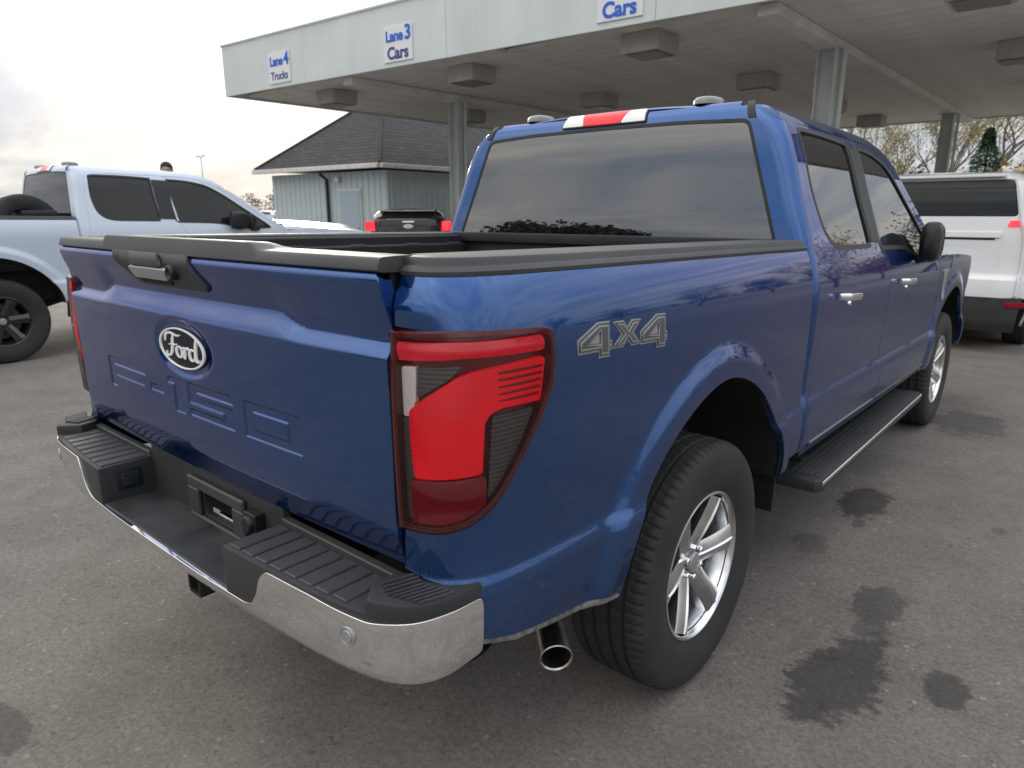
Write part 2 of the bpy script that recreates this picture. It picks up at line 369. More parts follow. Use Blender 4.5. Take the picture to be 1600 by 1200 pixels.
# ------------------------------------------------------------------ truck surfaces
def pchip(xs, ys):
    xs = np.array(xs, float); ys = np.array(ys, float)
    h = np.diff(xs); d = np.diff(ys)/h
    m = np.zeros(len(xs)); m[0] = d[0]; m[-1] = d[-1]
    for i in range(1, len(xs)-1):
        if d[i-1]*d[i] > 0:
            w1 = 2*h[i]+h[i-1]; w2 = h[i]+2*h[i-1]
            m[i] = (w1+w2)/(w1/d[i-1]+w2/d[i])
    def f(x):
        x = np.asarray(x, float); xo = x; x = np.clip(x, xs[0], xs[-1])
        i = np.clip(np.searchsorted(xs, x)-1, 0, len(xs)-2)
        t = (x-xs[i])/h[i]
        return ((1+2*t)*(1-t)**2*ys[i] + t*(1-t)**2*h[i]*m[i] + t*t*(3-2*t)*ys[i+1] + t*t*(t-1)*h[i]*m[i+1]
                + np.where(xo > x, (xo-x)*m[-1], 0) + np.where(xo < x, (xo-x)*m[0], 0))
    return f
def sstep(a, b, x):
    t = np.clip((np.asarray(x, float)-a)/(b-a), 0, 1); return t*t*(3-2*t)
# ---- bed side: u runs along the plan curve (tailgate gap -> corner -> forward), z up
_pc = [(.838,-1.094),(.868,-1.0925),(.898,-1.086),(.925,-1.074),(.950,-1.052),(.970,-1.020),(.984,-.978),(.992,-.930),(.997,-.86),(1.0,-.75),(1.002,-.5),(1.002,0),(1.0,.4),(.996,.765)]
_pc = np.array(_pc); _pu = np.concatenate([[0], np.cumsum(np.hypot(*np.diff(_pc, axis=0).T))])
_px = pchip(_pu, _pc[:,0]); _py = pchip(_pu, _pc[:,1])
BED_U1 = _pu[-1]
_bd = pchip([.52,.56,.62,.70,.755,.775,.805,.84,1.0,1.15,1.22,1.27,1.32,1.37,1.405],
            [-.024,-.014,-.002,.006,.007,.004,-.006,-.008,-.003,-.001,-.002,-.0055,-.0145,-.031,-.050])
def arch_rho(y, z, yc=0., a=.555, b=.482, zc=.56, p=1.75):
    yy = np.abs((y-yc)/a); zz = np.maximum(z-zc, 0)/b
    return (yy**p+zz**p)**(1/p)
def bedP(u, z):
    u = np.asarray(u, float); z = np.asarray(z, float)
    x = _px(u); y = _py(u); e = 1e-3
    tx = _px(u+e)-_px(u-e); ty = _py(u+e)-_py(u-e); l = np.hypot(tx, ty)
    nx = ty/l; ny = -tx/l
    d = _bd(z)
    rho = arch_rho(y, z)
    d = d + .016*sstep(1.27, 1.34, z)*(1-sstep(.03, .14, u))
    d = d + .022*(1-sstep(1.09, 1.24, rho))
    return np.stack([x+nx*d, y+ny*d, z+0*u], -1)
# ---- tailgate: (x, z) -> y
_tg = pchip([.70,.78,.83,.875,.95,1.05,1.15,1.235], [.034,.030,.016,.003,0,-.001,-.003,-.007])
def _tgd(ax, z):
    zt = 1.294-.030*sstep(.44,.56,ax)          # upper end of the ledge
    low = _tg(np.minimum(z, 1.235))
    tl = np.clip((z-1.235)/(zt-1.235), 0, 1)
    led = -.007+.024*(.35*tl*tl*(3-2*tl)+.65*tl)
    t = np.clip((z-zt)/(1.380-zt), 0, 1)
    up = .017+(-.020-.017)*(t*t*(3-2*t)*.5+t*.5)
    r = np.clip((z-1.380)/.03, 0, 1)
    up = up+.026*r*r
    return np.where(z < 1.235, low, np.where(z < zt, led, up))
def tgP(x, z):
    x = np.asarray(x, float); z = np.asarray(z, float); ax = np.abs(x); h = .005
    y0 = -1.104-.017*(1-(x/.83)**2)
    d = (_tgd(ax, z-h)+2*_tgd(ax, z)+_tgd(ax, z+h))/4
    return np.stack([x+0*z, y0+d, z+0*x], -1)
# ---- cab side: (y, z) -> x
_cs = pchip([.47,.55,.63,.71,.765,.795,.83,.93,1.08,1.18,1.25,1.31,1.37,1.43,1.63,1.77,1.83,1.88,1.91,1.935],
            [.945,.975,.998,1.008,1.008,1.003,.992,.993,1.002,1.005,1.000,.988,.970,.951,.884,.838,.812,.776,.744,.700])
_cy = pchip([.78,1.2,2.0,3.0,3.6,4.3,4.6,4.75], [0,0,0,-.002,.006,.0,-.05,-.13])
def cabP(y, z):
    y = np.asarray(y, float); z = np.asarray(z, float)
    x = _cs(z)+_cy(y)
    rho = arch_rho(y, z, 3.694, .545, .47, .60, 1.9)
    x = x+.016*(1-sstep(1.08, 1.25, rho))*(z < 1.3)
    return np.stack([x, y+0*z, z+0*y], -1)
# ---- cab rear corner: t from the rear panel round to the flank
_cr = pchip([1.23,1.39,1.43,1.63,1.83,1.88,1.91,1.935,1.955], [.765,.768,.772,.800,.828,.837,.846,.862,.89])
def corP(t, z):
    t = np.asarray(t, float); z = np.asarray(z, float); c = _cs(z); x0 = c-.078; yr = _cr(z)-.012*(1-(x0/.85)**2); y2 = yr+.058
    x = (1-t)**2*x0+2*t*(1-t)*c+t*t*c; y = (1-t)**2*yr+2*t*(1-t)*yr+t*t*y2
    return np.stack([x, y, z+0*t], -1)
def carP(x, z):
    x = np.asarray(x, float); z = np.asarray(z, float)
    y = _cr(z)-.012*(1-(x/.85)**2)
    return np.stack([x+0*z, y+0*x, z+0*x], -1)
# ---- bumper face: u = plan arclength from the centre, z
_bc = np.array([(0,-1.262),(.2,-1.261),(.4,-1.256),(.6,-1.246),(.75,-1.234),(.84,-1.218),(.90,-1.196),(.94,-1.168),(.964,-1.130),(.975,-1.085),(.980,-1.02)])
_bu = np.concatenate([[0], np.cumsum(np.hypot(*np.diff(_bc, axis=0).T))])
_bx = pchip(_bu, _bc[:,0]); _by = pchip(_bu, _bc[:,1]); BUMP_U1 = _bu[-1]
_bz = pchip([.58,.60,.615,.635,.68,.735,.76,.80], [-.060,-.030,-.014,-.006,-.001,0,-.003,-.010])
def bumP(u, z):
    u = np.asarray(u, float); z = np.asarray(z, float); s = np.sign(u)+(u == 0); a = np.abs(u)
    e = 1e-3
    tx = _bx(a+e)-_bx(a-e); ty = _by(a+e)-_by(a-e); l = np.hypot(tx, ty)
    nx = ty/l; ny = -tx/l; d = _bz(z)
    return np.stack([s*(_bx(a)+nx*d), _by(a)+ny*d, z+0*u], -1)

RAKE = .015
def raked(P):
    def f(u, v):
        p = np.array(P(u, v)); p[..., 2] -= RAKE*(p[..., 1]+1.05); return p
    return f

def bulged(P, c0, c1, s0, s1, h):
    """P pushed out along its normal by a smooth pillow of height h centred on (c0, c1)"""
    def f(u, v):
        u = np.asarray(u, float); v = np.asarray(v, float); e = 1e-4
        n = np.cross(np.array(P(u+e, v))-np.array(P(u-e, v)), np.array(P(u, v+e))-np.array(P(u, v-e))); n = n/(np.linalg.norm(n, axis=-1, keepdims=True)+1e-12)
        b = h*np.exp(-((u-c0)/s0)**2-((v-c1)/s1)**2)
        return np.array(P(u, v))+n*b[..., None]
    return f
# ------------------------------------------------------------------ pickup truck (origin: ground under the rear axle, +Y forward)
SH = RAKE
def u_of_y(y): return float(np.interp(y, _pc[4:, 1], _pu[4:]))
LAMP = [(-.012,1.288),(.06,1.291),(.147,1.292),(.24,1.289),(.326,1.284),(.347,1.276),(.355,1.258),(.357,1.225),(.352,1.175),(.337,1.145),(.315,1.108),(.285,1.066),(.256,1.026),(.230,.992),(.207,.965),(.186,.946),(.164,.930),(.140,.917),(.115,.909),(.093,.904),(.071,.901),(.02,.897),(-.012,.895)]
def arch_pts(yc, a, b, zc, p, z0, n=40):
    """opening curve from the front foot over the top to the rear foot"""
    out = []
    for t in np.linspace(0, PI, n):
        c, s = math.cos(t), math.sin(t)
        out.append((yc+a*np.sign(c)*abs(c)**(2/p), zc+b*abs(s)**(2/p)))
    return [(out[0][0]-.006, z0)]+out+[(out[-1][0]+.004, z0)]
def sd_box(X, Z, x0, x1, z0, z1):
    dx = np.maximum(x0-X, X-x1); dz = np.maximum(z0-Z, Z-z1)
    return np.hypot(np.maximum(dx, 0), np.maximum(dz, 0))+np.minimum(np.maximum(dx, dz), 0)
EMB = [(-.56,-.515,.968,1.062),(-.56,-.275,1.040,1.062),(-.56,-.29,1.003,1.024),(-.245,-.160,1.003,1.024),(-.085,-.03,.970,1.062),(-.12,-.03,1.044,1.062),
       (.0,.232,1.041,1.062),(.0,.045,1.007,1.062),(.0,.232,1.007,1.026),(.185,.232,.972,1.026),(.0,.232,.972,.991)]
def tg_emb(x, z):
    p = tgP(x, z); X = np.asarray(x, float)+0*np.asarray(z, float); Z = np.asarray(z, float)+0*X
    d = np.full(X.shape, 9.)
    for e in EMB: d = np.minimum(d, sd_box(X, Z, *e))
    ring = np.maximum(sd_box(X, Z, .285, .520, .972, 1.062), -sd_box(X, Z, .325, .470, .996, 1.040)); d = np.minimum(d, ring)
    p[..., 1] += .0040*(1-sstep(-.003, .003, d))
    # shallow dish behind the oval emblem
    r = np.hypot(X/.155, (Z-1.155)/.078); p[..., 1] += .007*(1-sstep(.86, 1.10, r))
    return p
def build_wheel_meshes():
    # tyre: revolved section with circumferential grooves, notched shoulders
    prof = [(.222,-.100),(.232,-.112),(.27,-.130),(.31,-.1385),(.345,-.138),(.372,-.134),(.388,-.127),(.398,-.117),(.4035,-.104)]
    tread = []
    for w in (-.100,-.079,-.076,-.066,-.063,-.034,-.031,-.021,-.018,.018,.021,.031,.034,.063,.066,.076,.079,.100):
        g = any(a < abs(w) < b for a, b in ((.0655,.0765),(.0205,.0315))) or abs(w) in (.066,.076,.021,.031)
        tread.append((.4075-.010*g-.004*(abs(w)/.1)**3, w))
    prof = prof+tread+[(r, -w) for r, w in prof[::-1]]
    n = 312; P = np.zeros((n, len(prof), 3))
    for i in range(n):
        a = 2*PI*i/n; k = i % 4
        for j, (r, w) in enumerate(prof):
            aw = abs(w); rr = r
            if r > .37 and aw > .079 and k == 0: rr -= .0065 if aw < .122 else .001
            if .034 < aw < .064 and (i+3*(w > 0)) % 6 == 0: rr -= .006
            if aw < .019 and (i % 12) in (5, 6): rr -= .004
            sh = .06*(w/.1) if aw > .06 else 0
            P[i, j] = (w, rr*math.cos(a+sh*.3), rr*math.sin(a+sh*.3))
    T = MB().grid(P, cu=True); tyre = T.build('tyre', 'rubber', None, 24)
    # rim: lip, barrel, six ridged spokes
    R = MB().lathe([(.222,-.105),(.238,-.112),(.240,-.10),(.215,-.085),(.208,0),(.213,.06),(.222,.096),(.2285,.112),(.2315,.1185),(.2375,.1225),(.2425,.1205),(.2440,.114),(.2380,.106),(.224,.100)], 'x', 72)
    for k in range(6):
        a = k*PI/3+.26; rows = []
        for r, hw, top, rid in ((.045,.040,.074,.006),(.075,.040,.079,.011),(.11,.039,.086,.014),(.15,.040,.095,.015),(.19,.043,.104,.013),(.222,.050,.111,.008)):
            sec = []
            for t, hgt in ((-1.0,-.040),(-1.0,-.006),(-.72,.0),(-.10,rid*.55),(0,rid),(.10,rid*.55),(.72,.0),(1.0,-.006),(1.0,-.040)):
                w = t*hw; c, s = math.cos(a), math.sin(a); sec.append((top+hgt, r*c-w*s, r*s+w*c))
            rows.append(sec)
        R.grid(rows)
    R.lathe([(.0,.072),(.060,.074),(.066,.068),(.070,.03)], 'x', 48)
    rim = R.build('rim', 'alloy', None, 32)
    B = MB().lathe([(.0,.02),(.17,.02),(.172,.012),(.172,-.01),(.17,-.018),(.0,-.018)], 'x', 48); disc = B.build('brake_disc', 'cast_iron', None, 30)
    Bp = MB().lathe([(.0,-.10),(.20,-.10),(.205,.005)], 'x', 40); back = Bp.build('wheel_back', 'under', None, 30)
    C = MB().lathe([(.0,.094),(.018,.0935),(.030,.091),(.034,.086),(.036,.07)], 'x', 40); cap = C.build('centre_cap', 'badge_grey', None, 30)
    lug = MB().lathe([(.0,.094),(.007,.093),(.0105,.089),(.0105,.07)], 'x', 8).build('lug_nut', 'bright_chrome', None, 30); lugs = []
    for k in range(6):
        a = k*PI/3+.26+PI/6; o = lug if k == 0 else lug.copy()
        if k: COL.objects.link(o)
        o.location = (0, .0520*math.cos(a), .0520*math.sin(a)); lugs.append(o)
    return [tyre, rim, disc, back, cap]+lugs
def ribbon(mb, pts, w, fn, h0, h1, k=7):
    """raised flat stroke along a smooth path; fn(a, b, h) -> 3D"""
    P = np.array(catmull(pts, k, closed=False)); n = len(P); W = np.interp(np.linspace(0, 1, n), np.linspace(0, 1, len(w)), w)
    t = np.gradient(P, axis=0); t /= np.hypot(*t.T)[:, None]+1e-9; nn = np.stack([-t[:, 1], t[:, 0]], 1)
    rows = []
    for i in range(n):
        a = P[i]-nn[i]*W[i]; b = P[i]+nn[i]*W[i]; m = P[i]
        rows.append([fn(*a, h0), fn(*(a*.85+m*.15), h1*.8+h0*.2), fn(*m, h1), fn(*(b*.85+m*.15), h1*.8+h0*.2), fn(*b, h0)])
    mb.grid(rows); o = len(mb.v)-5*n; mb.f += [tuple(o+i for i in range(5)), tuple(o+5*(n-1)+i for i in (4, 3, 2, 1, 0))]
def oval_emblem(parent, cx, cz, w, h, yfun):
    """oval badge facing -Y: dark field, light ring, script lettering"""
    def at(a, b, d): return (cx+a, yfun(cx+a, cz+b)-d, cz+b)
    th = np.linspace(0, 2*PI, 65)[:-1]
    base = MB(); base.grid([[at(w*s*math.cos(t), h*s*math.sin(t), d) for t in th] for s, d in ((1.0,-.004),(1.0,.003),(.98,.0055),(.88,.006),(.6,.0068),(.3,.007),(.01,.007))], cv=True)
    base.build('badge_field', 'badge_dark', parent, 40)
    ring = MB(); ring.grid([[at(w*s*math.cos(t), h*s*math.sin(t)*(1 if s > .9 else 1), d) for t in th] for s, d in ((.985,.004),(.975,.0092),(.935,.0102),(.900,.0092),(.892,.005))], cv=True)
    ring.build('badge_ring', 'badge_white', parent, 60)
    L = MB(); sx, sz = w*2*.73, h*2*.60
    def fn(a, b, d): return at((a-.5)*sx, (b-.5)*sz+.004, d)
    top = .0098; lo = .004
    strokes = [([(.03,.62),(.06,.83),(.13,.96),(.24,.99),(.36,.94),(.46,.93),(.52,.99)], [.025,.04,.05,.055,.05,.04,.02]),     # F flag
               ([(.31,.95),(.27,.75),(.25,.55),(.22,.30),(.16,.10),(.08,.03),(.03,.12),(.06,.22)], [.03,.045,.05,.05,.045,.035,.03,.025]),  # F stem
               ([(.14,.50),(.24,.54),(.36,.55),(.40,.60)], [.02,.035,.035,.02]),
               ([(.45,.52),(.37,.42),(.36,.20),(.42,.07),(.50,.14),(.52,.34),(.47,.50),(.42,.50)], [.03,.045,.045,.035,.045,.045,.035,.02]),   # o
               ([(.52,.40),(.57,.50),(.61,.46),(.60,.25),(.58,.06)], [.02,.03,.04,.045,.04]), ([(.60,.30),(.65,.48),(.70,.52),(.73,.44)], [.025,.035,.045,.03]),  # r
               ([(.88,.46),(.80,.50),(.74,.32),(.76,.11),(.83,.06),(.90,.22)], [.03,.04,.045,.04,.035,.03]),
               ([(.99,.93),(.95,.70),(.92,.35),(.92,.12),(.97,.05),(1.02,.16)], [.035,.045,.045,.045,.035,.02])]
    for i, (p, ws) in enumerate(strokes): ribbon(L, p, [q*.95 for q in ws], lambda a, b, d: fn(a, b, d), lo, top+.0002*i)
    L.build('badge_lettering', 'badge_white', parent, 50)
def build_truck(name):
    T = empty(name)
    bp = T
    k = dict(shear=SH)
    # ---- bed sides with tail lamps
    ar = [(u_of_y(y), z) for y, z in arch_pts(0, .555, .482, .56, 1.75, .585)]
    ub = u_of_y(-1.035)
    gapl = offset_poly(LAMP, .0035)
    lampedge = [p for p in gapl if p[0] > -.012]
    lampedge = sorted(lampedge, key=lambda p: 0) if False else lampedge
    i0 = max(range(len(lampedge)), key=lambda i: lampedge[i][1]) if False else 0
    # outline order: up the rear edge below the lamp, round the lamp, up to the rail, forward, down, arch, back
    lam = [p for p in (gapl[::-1] if gapl[0][1] > 1.2 else gapl)]
    lam = [p for p in gapl if p[0] > -.010]
    # order from the lower rear corner round the front to the upper rear corner
    start = min(range(len(lam)), key=lambda i: (lam[i][1] > .95, lam[i][0])); lam = lam[start:]+lam[:start]
    if lam[1][1] > 1.2: lam = lam[::-1]; lam = lam[-1:]+lam[:-1]
    outl = [(ub, .668), (ub, .785), (-.010, .800), (-.010, .890)]+lam+[(-.008, 1.297), (-.008, 1.396), (BED_U1, 1.396), (BED_U1, .612), (u_of_y(.60), .588)]+ar+[(u_of_y(-.70), .608), (u_of_y(-.93), .642)]
    d44 = [(0,.55),(.60,1),(.93,1),(.93,.42),(1,.42),(1,.20),(.93,.20),(.93,0),(.62,0),(.62,.20),(0,.20)]
    h44 = [(.30,.43),(.62,.70),(.62,.43)]
    dx = [(.04,1),(.36,1),(.52,.72),(.70,1),(1.0,1),(.70,.52),(1.0,.05),(.66,.05),(.50,.32),(.32,.05),(0,.05),(.33,.52)]
    for s in (1, -1):
        side = panel('bed_side', 'paint_blue', T, outl, bedP, .010, sign=s, depth=.022, edge=.003, **k)
        # lower edge strip, scuffed primer and road grime
        e = MB(); low = [(u_of_y(y), z) for y, z in ((-1.03,.664),(-.93,.638),(-.82,.622),(-.70,.604),(-.62,.592),(-.556,.582))]
        rows = []
        for u, z in low:
            a = bedP(u, z-.002); rows.append([(a[0]-.006, a[1], z+.006), (a[0]-.001, a[1], z-.006), (a[0]-.004, a[1], z-.014), (a[0]-.03, a[1], z-.012)])
        e.grid(rows); e.build('lower_lip', 'dirt_glint_edge', T, 50, mirror=s < 0, shear=SH)
        # wheel-arch edge return
        w = MB(); rows = []
        for y, z in arch_pts(0, .555, .482, .56, 1.75, .575, 60):
            a = bedP(u_of_y(y), z); rr = Vector((0, y, z-.56)); rr.normalize()
            rows.append([(a[0]-.002, y, z), (a[0]-.012, y-rr.y*.004, z-rr.z*.004), (a[0]-.05, y+rr.y*.006, z+rr.z*.006), (.70, y+rr.y*.03, z+rr.z*.03), (.61, y+rr.y*.03, z+rr.z*.03)])
        w.grid(rows); w.box((.625, 0, .83), (.012, 1.16, .52)); w.build('wheel_liner', 'under', T, 50, mirror=s < 0, shear=SH)
        # tail lamp
        lp = panel('tail_lamp', 'red_bezel', T, LAMP, bedP, .02, sign=s, off=-.016, depth=.004, edge=.004, **k)
        panel('lamp_cover', 'clear_cover', lp, offset_poly(LAMP, -.001), bedP, .012, sign=s, off=.015, depth=.004, edge=.004, **k)
        panel('lamp_rim', 'red_bezel', lp, offset_poly(LAMP, .001), bedP, .02, holes=[offset_poly(LAMP, -.009)], sign=s, off=.010, depth=.03, edge=.002, **k)
        def lens(nm, m, pts, off, r=.006, P=bedP): panel(nm, m, lp, rounded(pts, r), P, .010, sign=s, off=off, depth=.010, edge=.0025, **k)
        lens('upper_lens', 'red_bar', [(-.010,1.267),(.109,1.273),(.328,1.271),(.331,1.242),(.137,1.245),(-.010,1.235)], .000, P=bulged(bedP, .15, 1.257, 9., .013, .007))
        lens('main_lens', 'ribbed_red', [(.027,1.139),(.070,1.172),(.122,1.205),(.155,1.215),(.191,1.219),(.328,1.226),(.336,1.222),(.321,1.141),(.215,1.143),(.188,1.135),(.174,1.117),(.170,1.018),(.031,1.006)], .000, P=bulged(bedP, .10, 1.105, .085, .085, .010))
        lens('lower_lens', 'red_deep', [(.029,1.002),(.176,1.012),(.176,.932),(.128,.919),(.018,.909)], .002, P=bulged(bedP, .10, .985, .12, .035, .010))
        lens('reverse_lens', 'clear_lens', [(.000,1.219),(.036,1.222),(.034,1.160),(.020,1.128),(.002,1.125)], -.006, .003)
        lens('marker_lens', 'smoke_lens', [(.000,1.120),(.019,1.122),(.019,.914),(.000,.911)], -.006, .003)
        lens('inner_smoke_lens', 'smoke_lens', [(.042,1.222),(.134,1.227),(.112,1.206),(.062,1.178),(.040,1.165)], -.008, .003)
        lens('side_smoke_lens', 'smoke_lens', [(.199,1.125),(.304,1.126),(.290,1.098),(.236,1.006),(.187,.946)], -.004)
        for j in range(5):
            zz = 1.156+.0135*j; lens('lens_rib', 'red_deep', [(.208,zz-.001),(.316+.003*j,zz-.0005),(.316+.003*j,zz+.0018),(.208,zz+.0018)], .0016, .0)
        # four-by-four badge: three characters, each an outlined raised figure
        for nm, poly, hole, u0, u1, z0, z1, skew in (('badge_four', d44, h44, .446, .570, 1.200, 1.273, 0), ('badge_cross', dx, None, .580, .695, 1.208, 1.266, 0), ('badge_four', d44, h44, .700, .824, 1.190, 1.267, 0)):
            mp = lambda pts: [(u0+(u1-u0)*a, z0+(z1-z0)*b+.004*(.5-a)) for a, b in pts]
            if s < 0: mp = lambda pts: [(u0+(u1-u0)*(1-a), z0+(z1-z0)*b+.004*(.5-a)) for a, b in pts]
            q = mp(poly); b0 = panel(nm, 'badge_grey', T, offset_poly(q, .0030), bedP, .03, sign=s, off=.0016, depth=.002, edge=.0004, **k)
            hh = [mp(hole)] if hole else []
            panel('badge_fill', 'badge_mid', b0, offset_poly(q, -.0006), bedP, .03, sign=s, off=.0030, depth=.001, edge=.0004, holes=[offset_poly(g, .0015) for g in hh], **k)
            panel('badge_face', 'badge_grey', b0, offset_poly(q, -.0050), bedP, .03, sign=s, off=.0046, depth=.0014, edge=.0005, holes=[offset_poly(g, .0045) for g in hh], **k)
            panel('badge_inset', 'badge_mid', b0, offset_poly(q, -.0086), bedP, .03, sign=s, off=.0052, depth=.0004, edge=.0002, holes=[offset_poly(g, .0075) for g in hh], **k)  # mid-grey centre layer of each figure
        # rail cap
        c = MB(); rows = []
        prof = [(.000,1.388),(-.0055,1.390),(-.007,1.398),(-.001,1.4060),(.010,1.4085),(.0112,1.4105),(.0120,1.4185),(.0150,1.4230),(.026,1.4255),(.040,1.4260)]
        for u in np.concatenate([np.linspace(-.008, .35, 22), np.linspace(.40, BED_U1+.003, 24)]):
            a = bedP(u, 1.396); b = bedP(u+1e-3, 1.396)-bedP(u-1e-3, 1.396); nx, ny = b[1], -b[0]; l = math.hypot(nx, ny)
            rows.append([(a[0]-nx/l*d, a[1]-ny/l*d, z) for d, z in prof])
        inner = [(r[-1][0], r[-1][1]) for r in rows]
        c.grid(rows)
        n0 = len(c.v); top = []
        for x, y in inner: top.append([(x, y, 1.4260), (min(x, .80), max(y, -1.075), 1.4260), (min(x-.001, .792), max(y, -1.072), 1.420), (min(x-.001, .792), max(y, -1.072), 1.375)])
        c.grid(top); c.grid([[(p[0], p[1]-.0, p[2]) for p in rows[0]], [(p[0]-.0, -1.06, p[2]) for p in rows[0]]])
        a = rows[-1]; c.add([p for p in a]+[(.792, a[0][1], 1.4260), (.792, a[0][1], 1.375)], [tuple(range(len(a)+2))])
        c.build('rail_cap', 'plastic_top', T, 40, mirror=s < 0, shear=SH)
        # bed inner wall with ribs, wheel house
        w = MB().box((.775, -.18, 1.165), (.05, 1.78, .50))
        for y in (-.95, -.62, -.30, .02, .34, .62): w.box((.742, y, 1.16), (.02, .10, .44))
        w.box((.765, -.18, 1.345), (.07, 1.78, .06)); w.box((.68, 0, 1.0), (.20, .95, .20)); w.build('bed_wall', 'bedliner', T, 30, .008, 1, mirror=s < 0, shear=SH)
    # ---- bed floor, bulkhead
    f = MB().box((0, -.17, .905), (1.55, 1.80, .03))
    for i in range(13): f.box((-.66+.11*i, -.17, .922), (.06, 1.76, .012))
    f.build('bed_floor', 'bedliner', T, 30, .004, 1, shear=SH)
    b = MB().box((0, .725, 1.165), (1.64, .04, .50)).box((0, .715, 1.405), (1.70, .075, .045)); 
    for x in (-.5, -.17, .17, .5): b.box((x, .70, 1.15), (.16, .02, .40))
    b.build('bulkhead', 'bedliner', T, 30, .008, 2, shear=SH)
    # ---- tailgate
    tg = [(-.824,1.388),(-.822,1.28),(-.818,.800),(.818,.800),(.822,1.28),(.824,1.388),(.80,1.404),(-.80,1.404)]
    tgo = panel('tailgate', 'paint_blue', T, rounded(tg, .012, 4), tg_emb, .026, .006, depth=.03, edge=.003, fine=(-.60, .56, .955, 1.075, .0045), **k)
    bk = MB().box((0, -1.055, 1.11), (1.62, .045, .60)); bk.build('inner_panel', 'bedliner', tgo, 30, .006, 1, shear=SH)
    # top cap: moulded, raised between the shoulders
    rows = []
    for x in np.concatenate([np.linspace(-.826, -.45, 12), np.linspace(-.43, -.40, 4), np.linspace(-.38, .38, 16), np.linspace(.40, .43, 4), np.linspace(.45, .826, 12)]):
        y = float(tgP(x, 1.396)[1]); hz = .0165*(1-float(sstep(.40, .435, abs(x))))
        rows.append([(x, y+.010, 1.396), (x, y-.004, 1.3975), (x, y-.0065, 1.400), (x, y-.0060, 1.404), (x, y-.0012, 1.4175+hz*.8), (x, y+.0015, 1.4220+hz), (x, y+.006, 1.4240+hz), (x, y+.046, 1.4255+hz*.85), (x, -1.035, 1.4255), (x, -1.030, 1.395)])
    m = MB().grid(rows); m.add(rows[0], [tuple(range(10))]); m.add(rows[-1], [tuple(range(10))[::-1]]); m.build('top_cap', 'plastic_top', tgo, 40, shear=SH)
    hp = rounded([(-.340,1.3955),(.120,1.3955),(.172,1.318),(-.215,1.318)], [.004,.004,.016,.016])
    panel('handle_panel', 'plastic', tgo, hp, tgP, .02, off=.009, depth=.02, edge=.004, **k)
    panel('handle_recess', 'black_gap', tgo, rounded([(-.20,1.352),(.012,1.352),(.0,1.326),(-.185,1.326)], .005), tgP, .02, off=.0125, depth=.003, edge=.001, **k)
    panel('handle_pad', 'plastic_top', tgo, rounded([(-.215,1.393),(-.030,1.393),(-.010,1.372),(-.195,1.372)], .006), tgP, .02, off=.0145, depth=.006, edge=.002, **k)
    panel('release_handle', 'badge_grey', tgo, rounded([(-.205,1.366),(.012,1.366),(.002,1.341),(-.195,1.341)], .006), tgP, .02, off=.019, depth=.008, edge=.003, **k)
    cm = MB(); y = float(tgP(.045, 1.356)[1]); cm.lathe([(.0,-.016),(.008,-.016),(.009,-.019),(.015,-.021),(.019,-.017),(.020,.0)], 'y', 24); cm.xf(Matrix.Translation((.045, y-.004, 1.356))); cm.build('rear_camera', 'rubber_trim', tgo, 30, shear=SH)
    oval_emblem(tgo, -.003, 1.155, .132, .0565, lambda x, z: float(tg_emb(x, z)[1]))
    # ---- rear bumper
    ch = [(-BUMP_U1,.758),(-1.0,.758),(-.93,.752),(-.86,.744),(-.70,.754),(-.552,.756),(-.530,.735),(-.512,.69),(-.485,.655),(-.455,.645),(.455,.645),(.485,.655),(.512,.69),(.530,.735),(.552,.756),(.70,.754),(.86,.744),(.93,.752),(1.0,.758),(BUMP_U1,.758),(BUMP_U1,.635),(1.03,.620),(.85,.613),(-.85,.613),(-1.03,.620),(-BUMP_U1,.635)]
    bu = panel('rear_bumper', 'chrome', T, rounded(ch, .012, 4), bumP, .03, .012, depth=.018, edge=.002)
    un = MB(); us = np.linspace(-BUMP_U1, BUMP_U1, 60); un.grid([[tuple(bumP(u, .620)+np.array([0, .012, 0])), tuple(np.array(bumP(u, .620))*np.array([.97, 1, 1])+np.array([0, .09, -.006]))] for u in us]); un.build('valance', 'plastic', bu, 40)
    for s in (1, -1):
        # step block behind the chrome, ribbed pad on top
        us = np.linspace(.372, .86, 16); face = [tuple(np.array(bumP(u, .72))[:2]+np.array([0, .006])) for u in us]
        pl = [(x, y) for x, y in face]+[(.83, -1.075), (.372, -1.075)]
        m = MB().prism(pl, lambda a, b_, d: (a, b_, d), .630, .762); m.build('step_block', 'plastic', bu, 30, .006, 2, mirror=s < 0)
        m = MB(); xs = np.arange(.385, .80, .052)
        for x in xs:
            x1 = min(x+.042, .812); y0 = float(np.interp((x+x1)/2, [p[0] for p in face], [p[1] for p in face]))+.012
            m.prism([(x, y0), (x1, y0+.002), (x1, -1.105), (x, -1.105)], lambda a, b_, d: (a, b_, d), .760, .7665)
        m.box((.60, -1.088, .768), (.44, .022, .018)); m.build('step_pad', 'plastic_top', bu, 30, .0025, 1, mirror=s < 0)
        us = np.linspace(.855, BUMP_U1, 18); o_ = [tuple(np.array(bumP(u, .75))[:2]) for u in us]
        pl = [(x*1.0-.002, y+.003) for x, y in o_]+[(.90, -1.02), (.862, -1.06), (.815, -1.10), (.80, -1.15)]
        m = MB().prism(pl, lambda a, b_, d: (a, b_, d), .735, .790); co = m.build('corner_pad', 'plastic', bu, 30, .007, 2, mirror=s < 0)
        m = MB()
        for j in range(9):
            x = .842+j*.0135; m.box((x, -1.118-.006*j+.010*max(0, j-3), .7915), (.006, .075, .006), Matrix.Rotation(-.30, 3, 'Z'))
        m.build('corner_tread', 'plastic_top', bu, 30, mirror=s < 0)
